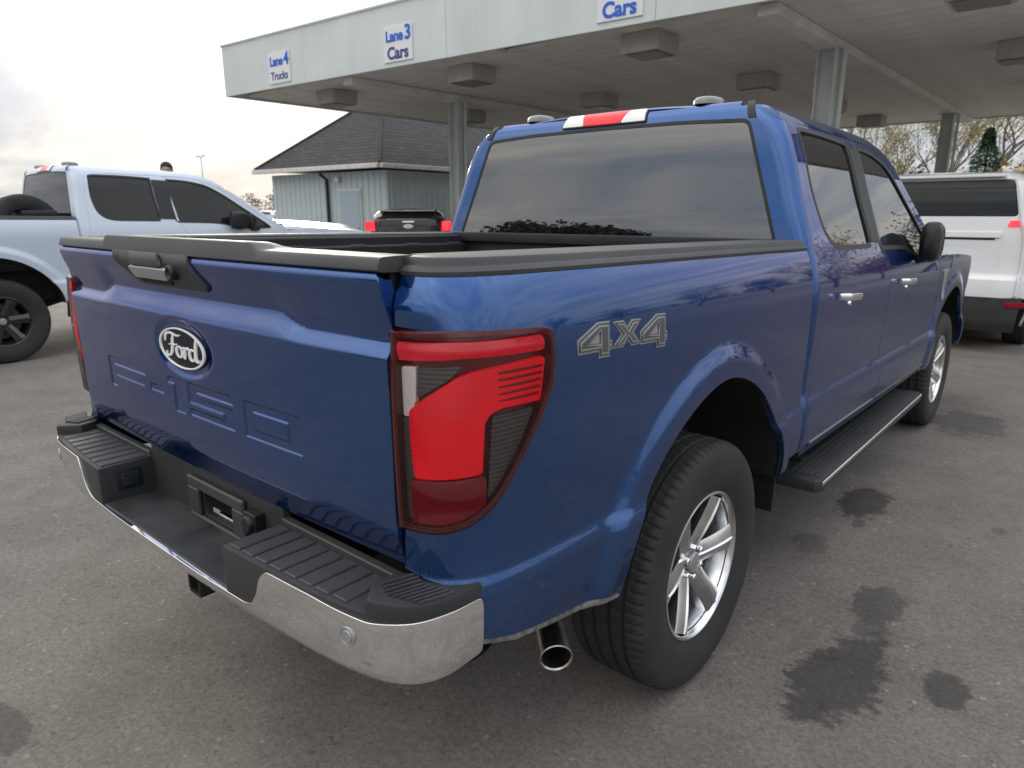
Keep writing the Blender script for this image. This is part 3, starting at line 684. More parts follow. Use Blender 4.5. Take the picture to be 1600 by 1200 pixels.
        for u, z in ((.809, .702), (.30, .66)):
            p = bumP(u, z)
            if u < .4: continue
            q = MB().lathe([(.0,.0035),(.0125,.0035),(.014,.001),(.017,.001),(.018,.003),(.0205,.0025),(.0215,-.002)], 'y', 24); q.v = [(x, -y, z2) for x, y, z2 in q.v]
            q.xf(Matrix.Translation(p) @ Matrix.Rotation(.12, 4, 'Z')); q.build('parking_sensor', 'badge_grey', bu, 30, mirror=s < 0)
    m = MB().box((0, -1.165, .642), (.74, .165, .022)); m.build('centre_step', 'step_floor', bu, 30, .004, 1)
    pw = lambda x, z: np.stack([x+0*z, -1.092+0*x*z, z+0*x], -1)
    panel('plate_wall', 'plastic', bu, [(-.372,.650),(.372,.650),(.372,.800),(-.372,.800)], pw, .08, holes=[[(-.045,.660),(.138,.660),(.138,.738),(-.045,.738)]], depth=.02, edge=.002)
    fr = MB().box((.045, -1.100, .755), (.31, .014, .034)).box((.045, -1.100, .654), (.31, .014, .010)).box((-.080, -1.100, .699), (.060, .014, .080)).box((.170, -1.100, .699), (.060, .014, .080)); fr.build('plate_frame', 'plastic_top', bu, 30, .004, 1)
    MB().tube([(.0, -1.07, .668), (.135, -1.07, .668)], .007, 8).build('plate_bolt_bar', 'bright_chrome', bu, 40)
    m = MB().box((.262, -1.106, .735), (.055, .03, .055)).lathe([(.0,-1.135),(.020,-1.135),(.024,-1.128),(.024,-1.10)], 'y', 20); m.v = [(x+.262*(i >= 8), y, z+.735*(i >= 8)) for i, (x, y, z) in enumerate(m.v)]; m.build('tow_socket', 'rubber_trim', bu, 30, .002, 1)
    lm = MB().box((-.368, -1.168, .712), (.012, .072, .062)); wl = lm.build('work_lamp', 'rubber_trim', bu, 30, .004, 2)
    MB().box((-.3615, -1.168, .712), (.006, .050, .042)).build('work_lamp_lens', 'glass_front', bu, 30, .003, 2)
    h = MB()
    for a, b_, c_, d_ in ((0, .029, .065, .008), (0, -.029, .065, .008)): h.box((.075+a, -1.03, .530+b_), (c_, .34, d_))
    for a in (.029, -.029): h.box((.075+a, -1.03, .530), (.008, .34, .05))
    h.box((.02, -.78, .60), (1.0, .06, .07)); h.build('hitch_receiver', 'under', T, 30, .003, 1)
    # ---- exhaust, axle, frame, fuel tank
    ex = MB(); pth = [(.46, -.26, .66), (.58, -.42, .61), (.72, -.535, .535), (.840, -.630, .472), (.940, -.722, .444)]; pth = [tuple(p) for p in catmull(pth, 6, False)]
    ex.tube(pth, .041, 24, False); ex.tube(pth, .036, 24, False)
    tip = [Vector(pth[-1]), Vector(pth[-1])+(Vector(pth[-1])-Vector(pth[-2])).normalized()*.003]; 
    ax = (Vector(pth[-1])-Vector(pth[-2])).normalized(); a1 = ax.cross(Vector((0, 0, 1))).normalized(); a2 = a1.cross(ax)
    rg = lambda r, d: [tuple(Vector(pth[-1])+ax*d+(a1*math.cos(t)+a2*math.sin(t))*r) for t in np.linspace(0, 2*PI, 25)[:-1]]
    ex.grid([rg(.041, 0), rg(.0415, .002), rg(.039, .004), rg(.036, .0)], cv=True); ex.build('exhaust_pipe', 'steel', T, 40)
    ax_ = MB().tube([(-.72, 0, .40), (.72, 0, .40)], .045, 16); q = MB().lathe([(.0,-.12),(.10,-.10),(.14,-.03),(.14,.04),(.08,.12),(.0,.16)], 'y', 20); ax_.add([(x, y, z+.40) for x, y, z in q.v], q.f)
    ax_.build('rear_axle', 'under', T, 40)
    fm = MB()
    for s in (1, -1): fm.box((s*.48, 1.7, .58), (.09, 5.6, .16)); fm.tube([(s*.56, -.75, .60), (s*.56, -.35, .46), (s*.56, 0, .43), (s*.56, .35, .46), (s*.56, .72, .56)], .032, 8)
    for y in (-.9, -.3, .6, 1.6, 2.6, 3.4): fm.box((0, y, .60), (.96, .08, .10))
    fm.box((-.2, 1.5, .55), (.5, 1.2, .22)).box((.22, 2.6, .52), (.36, .9, .24)).box((0, 3.7, .60), (.8, .9, .3)).tube([(-.6, 3.694, .40), (.6, 3.694, .40)], .045, 12)
    fm.build('chassis_frame', 'under', T, 30)
    sp = MB().lathe([(.20,-.10),(.36,-.11),(.385,-.07),(.385,.07),(.36,.11),(.20,.10)], 'z', 40, True); sp.v = [(x, y-.30, z+.70) for x, y, z in sp.v]; sp.build('spare_tyre', 'rubber', T, 40)
    # ---- wheels
    wm = build_wheel_meshes()
    for y in (0, 3.694):
        for s in (1, -1):
            W = empty('wheel', (s*.8625, y, .4065), 0, T); W.rotation_euler = ((.35 if y else -.20), 0, 0 if s > 0 else PI)
            for o in wm:
                c = o.copy(); COL.objects.link(c); c.parent = W
                if y == 0 and s == 1: c.name = o.name.split('.')[0]
    for o in wm: bpy.data.objects.remove(o)
    # ---- cab: side frame, doors, glass
    def split(z): return 1.755+.045*float(sstep(1.85, 1.42, z))+.095*float(sstep(1.42, 1.18, z))
    spl = [(split(z), z) for z in np.linspace(1.868, .606, 24)]
    rd = [(.842,.63),(.850,.76),(.856,.87),(.866,1.10),(.874,1.27),(.884,1.36),(.896,1.45),(.906,1.60),(.924,1.75),(.946,1.850),(.975,1.872)]
    fdr = [(2.00,1.864),(2.14,1.846),(2.28,1.806),(2.46,1.708),(2.66,1.570),(2.86,1.432),(3.02,1.322),(3.12,1.260),(3.165,1.19),(3.172,1.0),(3.160,.81),(3.135,.66),(3.10,.606)]
    g = .0035
    rear_door = [(p[0]-g, p[1]) for p in spl]+[(.90,.606)]+rd
    front_door = [(spl[i][0]+g, spl[i][1]) for i in range(len(spl))][::-1]+fdr
    opening = [(p[0]-.0038, p[1]) for p in rd]+[(1.2,1.876),(1.9,1.872)]+[(p[0]+.004, p[1]+.0035) for p in fdr]+[(3.10,.602),(.89,.602)]
    win_r = catmull([(1.005,1.838),(1.15,1.843),(1.287,1.843),(1.45,1.839),(1.580,1.832),(1.592,1.815),(1.590,1.63),(1.606,1.41),(1.595,1.394),(1.40,1.394),(1.18,1.396),(1.075,1.412),(1.005,1.462),(.975,1.55),(.968,1.65),(.985,1.80)], 4)
    win_f = catmull([(1.81,1.826),(1.95,1.822),(2.08,1.806),(2.24,1.766),(2.42,1.665),(2.60,1.542),(2.80,1.402),(2.90,1.330),(2.88,1.312),(2.62,1.310),(2.48,1.322),(2.36,1.352),(2.22,1.370),(2.0,1.376),(1.80,1.380),(1.782,1.395),(1.772,1.63),(1.788,1.81)], 4)
    frame = [(float(_cr(z))-.012*(1-((float(_cs(z))-.078)/.85)**2)+.058, z) for z in np.linspace(1.93, .60, 40)]+[(.823,.575),(3.178,.575),(3.182,1.258),(3.10,1.325),(2.90,1.460),(2.70,1.600),(2.50,1.735),(2.34,1.835),(2.18,1.898),(2.02,1.928),(1.80,1.933),(.93,1.933)]
    for s in (1, -1):
        panel('cab_frame', 'paint_blue', T, frame, cabP, .03, .022, holes=[opening], sign=s, depth=.02, edge=.0004, **k)
        panel('cab_corner', 'paint_blue', T, [(0, .60), (1, .60), (1, 1.93), (0, 1.93)], corP, .12, .04, sign=s, depth=.004, edge=.0003, **k)
        ob = MB().box((.93, 2.03, .98), (.02, 2.2, .76)); ob.build('door_jamb', 'black_gap', T, 0, mirror=s < 0, shear=SH)
        for nm, dl, wn, hy in (('rear_door', rear_door, win_r, 1.155), ('front_door', front_door, win_f, 2.185)):
            big = offset_poly(wn, .016)
            D = panel(nm, 'paint_blue', T, dl, cabP, .028, .02, holes=[big], sign=s, depth=.02, edge=.003, **k)
            panel('window_seal', 'rubber_trim', D, offset_poly(wn, .014), cabP, .03, holes=[offset_poly(wn, -.002)], sign=s, off=.0015, depth=.02, edge=.003, **k)
            panel('window_glass', 'glass_tint' if nm == 'rear_door' else 'glass_front', D, wn, cabP, .03, sign=s, off=-.007, depth=.003, edge=.001, **k)
            panel('door_edge_glint', 'dirt_glint_edge' if nm == 'front_door' else 'badge_grey', D, [(.91 if nm == 'rear_door' else 1.91, .612), (1.87 if nm == 'rear_door' else 3.05, .612), (1.87 if nm == 'rear_door' else 3.05, .620), (.91 if nm == 'rear_door' else 1.91, .620)], cabP, .05, .02, sign=s, off=.003, depth=.003, edge=.001, **k)  # strip paints the light reflected along the door's bottom edge
            # pull handle: bowed chrome bar on two feet over a dished pocket
            p = cabP(hy, 1.195); hm = MB(); rows = []
            for t in np.linspace(-1, 1, 15):
                yy = hy+t*.122; o_ = .040-.030*max(0, abs(t)-.70)/.30; zz = 1.195-.006*t; hgt = .017-.005*abs(t)**3
                xx = float(cabP(yy, zz)[0])
                rows.append([(xx+o_+.007*math.cos(a), yy, zz+hgt*math.sin(a)) for a in np.linspace(0, 2*PI, 13)[:-1]])
            hm.grid(rows, cv=True); hm.f += [tuple(range(12)), tuple(len(hm.v)-12+i for i in range(12))[::-1]]
            hm.build('door_handle', 'bright_chrome', D, 50, mirror=s < 0, shear=SH)
            kc = MB().lathe([(.0,.012),(.010,.012),(.012,.008),(.012,0)], 'x', 16); kc.v = [(x+float(cabP(hy+.10, 1.165)[0])-.004, y+hy+.06, z+1.158) for x, y, z in kc.v]; kc.build('lock_cylinder', 'bright_chrome', D, 30, mirror=s < 0, shear=SH)
        pil = [(1.608,1.85),(1.755,1.85),(1.76,1.60),(1.77,1.42),(1.625,1.42),(1.606,1.62)]
        panel('pillar_cover', 'rubber_trim', T, rounded([(1.612,1.826),(1.772,1.822),(1.760,1.63),(1.768,1.40),(1.625,1.405),(1.610,1.63)], .01), cabP, .03, sign=s, off=.0035, depth=.006, edge=.002, **k)
        # fender with arch, emblem strip
        fa = arch_pts(3.694, .545, .47, .60, 1.9, .60)
        fen = [(3.186,.575),(3.188,1.262),(3.40,1.290),(3.80,1.282),(4.20,1.262),(4.52,1.225),(4.60,1.16),(4.62,.92),(4.60,.78),(4.50,.66),(4.30,.60)]
        fo = [(3.186,.60),(3.188,1.262),(3.40,1.290),(3.80,1.282),(4.20,1.262),(4.50,1.228),(4.58,1.16),(4.60,.95),(4.56,.74),(4.42,.62)]+fa
        F = panel('front_fender', 'paint_blue', T, fo, cabP, .03, .025, sign=s, depth=.02, edge=.003, **k)
        panel('fender_vent', 'badge_grey', F, rounded([(3.26,1.20),(3.40,1.205),(3.36,1.15),(3.33,1.02),(3.29,1.0)], .01), cabP, .03, sign=s, off=.005, depth=.006, edge=.002, **k)
        w = MB(); rows = []
        for y, z in arch_pts(3.694, .545, .47, .60, 1.9, .60, 40):
            a = cabP(y, z); rr = Vector((0, y-3.694, z-.60)); rr.normalize(); rows.append([(a[0]-.004, y, z), (a[0]-.05, y+rr.y*.01, z+rr.z*.01), (.55, y+rr.y*.03, z+rr.z*.03)])
        w.grid(rows); w.build('wheel_liner', 'under', T, 50, mirror=s < 0, shear=SH)
        fl = MB().box((.935, .590, .475), (.09, .008, .17), Matrix.Rotation(-.10, 3, 'X')); fl.build('mud_flap', 'rubber_trim', T, 30, mirror=s < 0)
        # door mirror, folded back
        hm = MB(); rows = []
        for t in np.linspace(0, 1, 13):
            yy = 2.36+.34*t; sc = math.sin(PI*min(1, .12+t*1.1)/1.0)**.35 if t < .8 else .95-.5*(t-.8)/.2
            sc = max(.45, min(1, (t/.10)**.5 if t < .10 else 1)) if t < .10 else sc
            cx = 1.062-.025*t; rows.append([(cx+.052*sc*np.sign(math.cos(a))*abs(math.cos(a))**.55, yy, 1.392+.105*sc*np.sign(math.sin(a))*abs(math.sin(a))**.55) for a in np.linspace(0, 2*PI, 29)[:-1]])
        hm.grid(rows, cv=True); hm.f += [tuple(range(28)), tuple(len(hm.v)-28+i for i in range(28))[::-1]]
        hm.box((.985, 2.70, 1.30), (.10, .10, .05)); mo = hm.build('door_mirror', 'rubber_trim', T, 45, mirror=s < 0, shear=SH)
        # running board
        rb = MB().prism([(.86,.905),(1.035,.905),(1.056,.935),(1.056,2.80),(1.035,2.835),(.86,2.835)], lambda a, b_, d: (a, b_, d), .375, .425); R = rb.build('running_board', 'plastic', T, 30, .010, 2, mirror=s < 0)
        tr = MB()
        for i in range(5): tr.box((.915+.026*i, 1.87, .4268), (.014, 1.80, .006))
        tr.build('board_tread', 'plastic_top', R, 30, mirror=s < 0)
        MB().box((1.0555, 1.868, .412), (.006, 1.86, .018)).build('board_trim', 'bright_chrome', R, 30, .0025, 1, mirror=s < 0)
        bb = MB()
        for y in (1.15, 1.9, 2.6): bb.box((.78, y, .42), (.25, .06, .03))
        bb.build('board_bracket', 'under', R, 30, mirror=s < 0)
    sill = MB().box((0, 1.98, .57), (1.86, 2.4, .06)); sill.build('floor_pan', 'under', T, 0, shear=SH)
    # cab rear panel, rear window, high stop lamp
    xe = lambda z: float(_cs(z))-.078
    zs = np.linspace(1.36, 1.935, 16); rp = [(xe(z), z) for z in zs]+[(.62,1.950),(-.62,1.950)]+[(-xe(z), z) for z in zs[::-1]]
    gl = rounded([(-.834,1.416),(.834,1.416),(.672,1.872),(.40,1.884),(0,1.888),(-.40,1.884),(-.672,1.872)], [.02,.02,.03,.05,.05,.05,.03])
    CR = panel('cab_rear', 'paint_blue', T, rp, carP, .035, .02, holes=[offset_poly(gl, .006)], depth=.02, edge=.0003, **k)
    panel('rear_window_seal', 'rubber_trim', CR, offset_poly(gl, .005), carP, .04, holes=[offset_poly(gl, -.006)], off=-.001, depth=.02, edge=.002, **k)
    panel('rear_window', 'glass_tint', CR, gl, carP, .04, off=-.0035, depth=.004, edge=.001, **k)
    cl = panel('stop_lamp', 'rubber_trim', CR, rounded([(-.222,1.899),(.222,1.899),(.208,1.953),(-.208,1.953)], .01), carP, .02, .01, off=.007, depth=.02, edge=.003, **k)
    for nm, m_, q in (('cargo_lens', 'clear_lens', [(-.215,1.903),(-.100,1.903),(-.122,1.950),(-.204,1.950)]), ('stop_lens', 'ribbed_red', [(-.095,1.903),(.095,1.903),(.117,1.950),(-.117,1.950)]), ('cargo_lens', 'clear_lens', [(.215,1.903),(.100,1.903),(.122,1.950),(.204,1.950)])):
        panel(nm, m_, CR, rounded(q, .006), carP, .02, .01, off=.0105, depth=.004, edge=.002, **k)
    # roof
    def roofP(x, y):
        x = np.asarray(x, float); y = np.asarray(y, float)
        z = 1.974-.040*(np.abs(x)/.69)**2.4-.075*np.maximum((y-1.75)/.5, 0)**2-.022*np.maximum((.96-y)/.11, 0)**2
        return np.stack([x+0*y, y+0*x, z], -1)
    panel('roof', 'paint_blue', T, rounded([(-.685,.868),(.685,.868),(.685,1.90),(.665,2.06),(.55,2.14),(0,2.20),(-.55,2.14),(-.665,2.06),(-.685,1.90)], .02), roofP, .05, depth=.03, edge=.004, **k)
    for s in (1, -1):
        dm = MB(); dm.grid([[(.682, y, float(roofP(.685, min(y, 1.95))[2])-.008), (.708, y, float(roofP(.685, min(y, 1.95))[2])-.006)] for y in np.linspace(.862, 1.98, 12)])
        dm.grid([[tuple(np.array(carP(x, z))+np.array([0, -.004, .001])) for x in (.668-.30*(z-1.88), .698-.30*(z-1.88))] for z in np.linspace(1.880, 1.946, 7)]); dm.build('roof_ditch', 'rubber_trim', T, 40, mirror=s < 0, shear=SH)
        fn = MB(); fn.grid([[(.443+.062*r*math.cos(t), .955+.085*r*math.sin(t), 1.957+.034*h_) for t in np.linspace(0, 2*PI, 25)[:-1]] for r, h_ in ((1.0,.0),(.97,.45),(.85,.8),(.6,.96),(.3,1.0),(.01,1.0))], cv=True); fn.build('roof_pod', 'pod_grey', T, 50, mirror=s < 0, shear=SH)
    # windscreen, hood, nose
    al = [(2.06,1.925),(2.18,1.892),(2.34,1.829),(2.50,1.729),(2.70,1.594),(2.90,1.454),(3.10,1.319),(3.20,1.26)]
    ay = pchip([-z for y, z in al], [y for y, z in al])
    def wsP(sx, z):
        sx = np.asarray(sx, float); z = np.asarray(z, float); y = ay(-z); x = (_cs(z)-.012)*sx
        return np.stack([x, y+.11*(1-sx**2), z+0*sx], -1)
    panel('windscreen', 'glass_front', T, [(-.985,1.275),(.985,1.275),(.985,1.922),(-.985,1.922)], wsP, .08, .05, depth=.006, edge=.002, flipn=True, **k)
    def hoodP(x, y):
        x = np.asarray(x, float); y = np.asarray(y, float)
        z = 1.420-.100*(np.abs(x)/.9)**2.2-.075*np.maximum((y-3.2)/1.4, 0)**1.5-.020*sstep(.42, .50, np.abs(x))-.10*np.maximum((y-4.45)/.22, 0)**2
        return np.stack([x+0*y, y+0*x, z], -1)
    panel('hood', 'paint_blue', T, [(-.93,3.18),(-.5,3.25),(0,3.28),(.5,3.25),(.93,3.18),(.945,4.1),(.90,4.50),(.80,4.64),(-.80,4.64),(-.90,4.50),(-.945,4.1)], hoodP, .06, depth=.02, edge=.004, **k)
    ns = MB().box((0, 4.58, .95), (1.70, .16, .52)); ns.build('nose', 'plastic', T, 30, .03, 3, shear=SH)
    gr = MB().box((0, 4.67, 1.02), (1.18, .03, .34)); 
    for i in range(4): gr.box((0, 4.69, .90+.08*i), (1.12, .03, .035))
    gr.build('grille', 'chrome', T, 30, .006, 1, shear=SH)
    MB().box((0, 4.70, .70), (1.86, .20, .20)).build('front_bumper', 'chrome', T, 30, .04, 3, shear=SH)
    for s in (1, -1): MB().box((s*.74, 4.62, 1.04), (.28, .12, .28)).build('headlamp', 'clear_lens', T, 30, .03, 3, shear=SH)
    MB().box((0, 2.0, 1.5), (1.3, 1.5, .5)).build('cabin_interior', 'black_gap', T, 0, shear=SH) if False else None
    return T
def children_of(o): return [c for c in bpy.data.objects if c.parent == o]
_kids = {}
def index_kids():
    _kids.clear()
    for c in bpy.data.objects:
        if c.parent: _kids.setdefault(c.parent.name, []).append(c)
def copy_tree(o, parent=None, swap=None, skip=()):
    c = o.copy(); COL.objects.link(c); c.parent = parent
    if swap and c.type == 'MESH':
        for i, sl in enumerate(c.material_slots):
            n = sl.material.name
            if n in swap: sl.link = 'OBJECT'; sl.material = MATS[swap[n]]
    for ch in _kids.get(o.name, []):
        if ch.name.split('.')[0] in skip: continue
        copy_tree(ch, c, swap, skip)
    return c
truck = build_truck('pickup_truck')
tag(truck, 'blue crew cab pickup truck with chrome step bumper, seen from its rear corner', 'pickup truck')
# ------------------------------------------------------------------ ground
def asphalt_material():
    m = mat('asphalt', (.10, .097, .092), .88); nt = m.node_tree; N = nt.nodes; L = nt.links; b = N['Principled BSDF']; b.inputs['Specular IOR Level'].default_value = .3
    tc = next(n for n in N if n.type == 'TEX_COORD'); P = tc.outputs['Object']
    def M(op, a, b2=None, c=None):
        n = N.new('ShaderNodeMath'); n.operation = op
        for i, v in enumerate((a, b2, c)):
            if v is None: continue
            if isinstance(v, (int, float)): n.inputs[i].default_value = v
            else: L.new(v, n.inputs[i])
        return n.outputs[0]
    def noise(s, d=4, r=.55, out='Fac', vec=None):
        n = N.new('ShaderNodeTexNoise'); n.inputs['Scale'].default_value = s; n.inputs['Detail'].default_value = d; n.inputs['Roughness'].default_value = r; L.new(vec or P, n.inputs['Vector']); return n.outputs[out]
    def rng(v, a, b2, c=0., d=1., smooth=True):
        n = N.new('ShaderNodeMapRange'); n.interpolation_type = 'SMOOTHSTEP' if smooth else 'LINEAR'; L.new(v, n.inputs[0])
        for i, k in enumerate((a, b2, c, d)): n.inputs[i+1].default_value = k
        return n.outputs[0]
    def voro(s, feat='F1', out='Color'):
        n = N.new('ShaderNodeTexVoronoi'); n.feature = feat; n.inputs['Scale'].default_value = s; L.new(P, n.inputs['Vector']); return n.outputs[out]
    # aggregate stones of several sizes
    sc = N.new('ShaderNodeSeparateColor'); L.new(voro(115), sc.inputs[0]); st1 = rng(sc.outputs[0], 0, 1, .84, 1.17, False)
    fleck = rng(sc.outputs[1], .962, .99)
    sc2 = N.new('ShaderNodeSeparateColor'); L.new(voro(75), sc2.inputs[0]); fleck2 = rng(sc2.outputs[1], .990, .998); dk = rng(sc2.outputs[2], .05, .0)
    big = rng(noise(.35, 5, .6), .3, .7, .86, 1.13); mid = rng(noise(3.2, 6, .65), .3, .72, .88, 1.12); fine = rng(noise(55, 5, .7), .25, .75, .88, 1.12)
    v = M('MULTIPLY', M('MULTIPLY', st1, big), M('MULTIPLY', mid, fine))
    v = M('ADD', v, M('ADD', M('MULTIPLY', fleck, .20), M('MULTIPLY', fleck2, .6))); v = M('MULTIPLY', v, M('MULTIPLY_ADD', dk, -.22, 1.0))
    # oil drips and stains, each with its own ragged outline
    wob = noise(5.0, 8, .68); wob2 = noise(26, 4, .6); sep = N.new('ShaderNodeSeparateXYZ'); L.new(P, sep.inputs[0])
    stain = None
    for cx, cy, sx, sy, k in ((1.335,.245,.130,.215,1.),(1.365,.46,.105,.18,1.),(1.335,.88,.10,.155,.75),(1.345,.68,.05,.14,.6),(1.634,.448,.070,.105,.95),(1.012,1.895,.12,.26,1.),(1.06,1.60,.03,.06,.6),(.95,1.22,.08,.12,.45),(-.50,-1.60,.17,.085,.8),(1.18,3.9,.25,.35,.7),(-3.5,1.2,.5,.2,.4),(.55,-1.75,.06,.05,.35),(1.60,1.95,.03,.05,.5),(-1.6,-.4,.5,.12,.25)):
        d = M('SQRT', M('ADD', M('POWER', M('DIVIDE', M('SUBTRACT', sep.outputs[0], cx), sx), 2.0), M('POWER', M('DIVIDE', M('SUBTRACT', sep.outputs[1], cy), sy), 2.0)))
        d = M('ADD', d, M('ADD', M('MULTIPLY_ADD', wob, 2.2, -1.1), M('MULTIPLY_ADD', wob2, .9, -.45)))
        a = M('MULTIPLY', rng(d, 1.10, .78), k); stain = a if stain is None else M('MAXIMUM', stain, a)
    v = M('MULTIPLY', v, M('MULTIPLY_ADD', stain, -.62, 1.0))
    # hairline cracks
    nv = N.new('ShaderNodeVectorMath'); nv.operation = 'MULTIPLY_ADD'; L.new(noise(1.6, 5, .6, 'Color'), nv.inputs[0]); nv.inputs[1].default_value = (.9, .9, 0); L.new(P, nv.inputs[2])
    vn = N.new('ShaderNodeTexVoronoi'); vn.feature = 'DISTANCE_TO_EDGE'; vn.inputs['Scale'].default_value = .30; L.new(nv.outputs[0], vn.inputs['Vector'])
    crack = M('MULTIPLY', rng(vn.outputs['Distance'], .0030, .0008), rng(noise(.7, 2), .48, .60)); v = M('MULTIPLY', v, M('MULTIPLY_ADD', crack, -.08, 1.0))
    tone = N.new('ShaderNodeMix'); tone.data_type = 'RGBA'; L.new(noise(.9, 4), tone.inputs[0]); tone.inputs[6].default_value = (.178, .161, .143, 1); tone.inputs[7].default_value = (.165, .153, .139, 1)
    vm = N.new('ShaderNodeVectorMath'); vm.operation = 'SCALE'; L.new(tone.outputs[2], vm.inputs[0]); L.new(v, vm.inputs['Scale']); L.new(vm.outputs[0], b.inputs['Base Color'])
    L.new(M('MULTIPLY_ADD', stain, -.28, .88), b.inputs['Roughness'])
    bp = N.new('ShaderNodeBump'); bp.inputs['Strength'].default_value = .55; bp.inputs['Distance'].default_value = .004
    L.new(M('ADD', M('MULTIPLY', st1, .6), M('ADD', noise(160, 3), M('MULTIPLY', crack, -.3))), bp.inputs['Height']); L.new(bp.outputs[0], b.inputs['Normal'])
asphalt_material()
tag(MB().add([(-700,-700,0),(700,-700,0),(700,700,0),(-700,700,0)], [(0, 1, 2, 3)]).build('ground', 'asphalt', None, 0), kind='structure')
# ------------------------------------------------------------------ second pickup of the same kind, in the next row
index_kids()
ice = copy_tree(truck, None, {'paint_blue': 'paint_ice', 'alloy': 'alloy_black', 'bright_chrome': 'rubber_trim', 'glass_front': 'glass_dark', 'glass_tint': 'glass_dark'}, skip=('badge_four', 'badge_cross'))
ice.location = (-7.645, .02, 0); ice.scale = (1.045, 1.045, 1.045)
tag(ice, 'pale ice blue crew cab pickup with black wheels, behind the blue truck', 'pickup truck')
# things in its bed
tp = [c for c in bpy.data.objects if c.type == 'MESH' and c.name.split('.')[0] == 'tyre'][0]
t2 = bpy.data.objects.new('loose_tyre', tp.data); COL.objects.link(t2); t2.location = (-6.98, .42, 1.325); t2.rotation_euler = (0, math.radians(-8), math.radians(12)); t2.scale = (1, .88, .88)
tag(t2, 'black tyre standing upright in the bed of the ice blue pickup', 'tyre')
random.seed(5)
tb = MB(); rows = []
for i in range(15):
    a = i/14; rows.append([(-7.5+.52*(j/10-.5)*2*math.sin(PI*min(1, .08+a))**.4, -.75+.95*a, .93+(.66+.05*math.sin(5*a*j*.3)+.03*random.random())*max(.05, math.sin(PI*(.04+.92*a)))**.35*max(.0, math.sin(PI*j/10))**.45) for j in range(11)])
tb.grid(rows); mat('tarp', (.70, .69, .66), .7, bump=(14, .6, .02, 4), vary=(6, .08)); tag(tb.build('tarp_bundle', 'tarp', None, 60), 'white tarpaulin bundle heaped in the bed of the ice blue pickup', 'tarp')
tx = MB().box((0, 0, .25), (1.2, .30, .50)); q = empty('tool_box', (-7.45, .55, .98)); tx.build('box_body', 'rubber_trim', q, 30, .015, 2); MB().box((0, 0, .52), (1.24, .33, .05)).build('box_lid', 'plastic', q, 30, .012, 2); MB().box((0, -.168, .46), (.12, .012, .05)).build('box_latch', 'steel', q, 30, .003, 1)
tag(q, 'black tool box against the cab in the ice blue pickup bed', 'tool box')
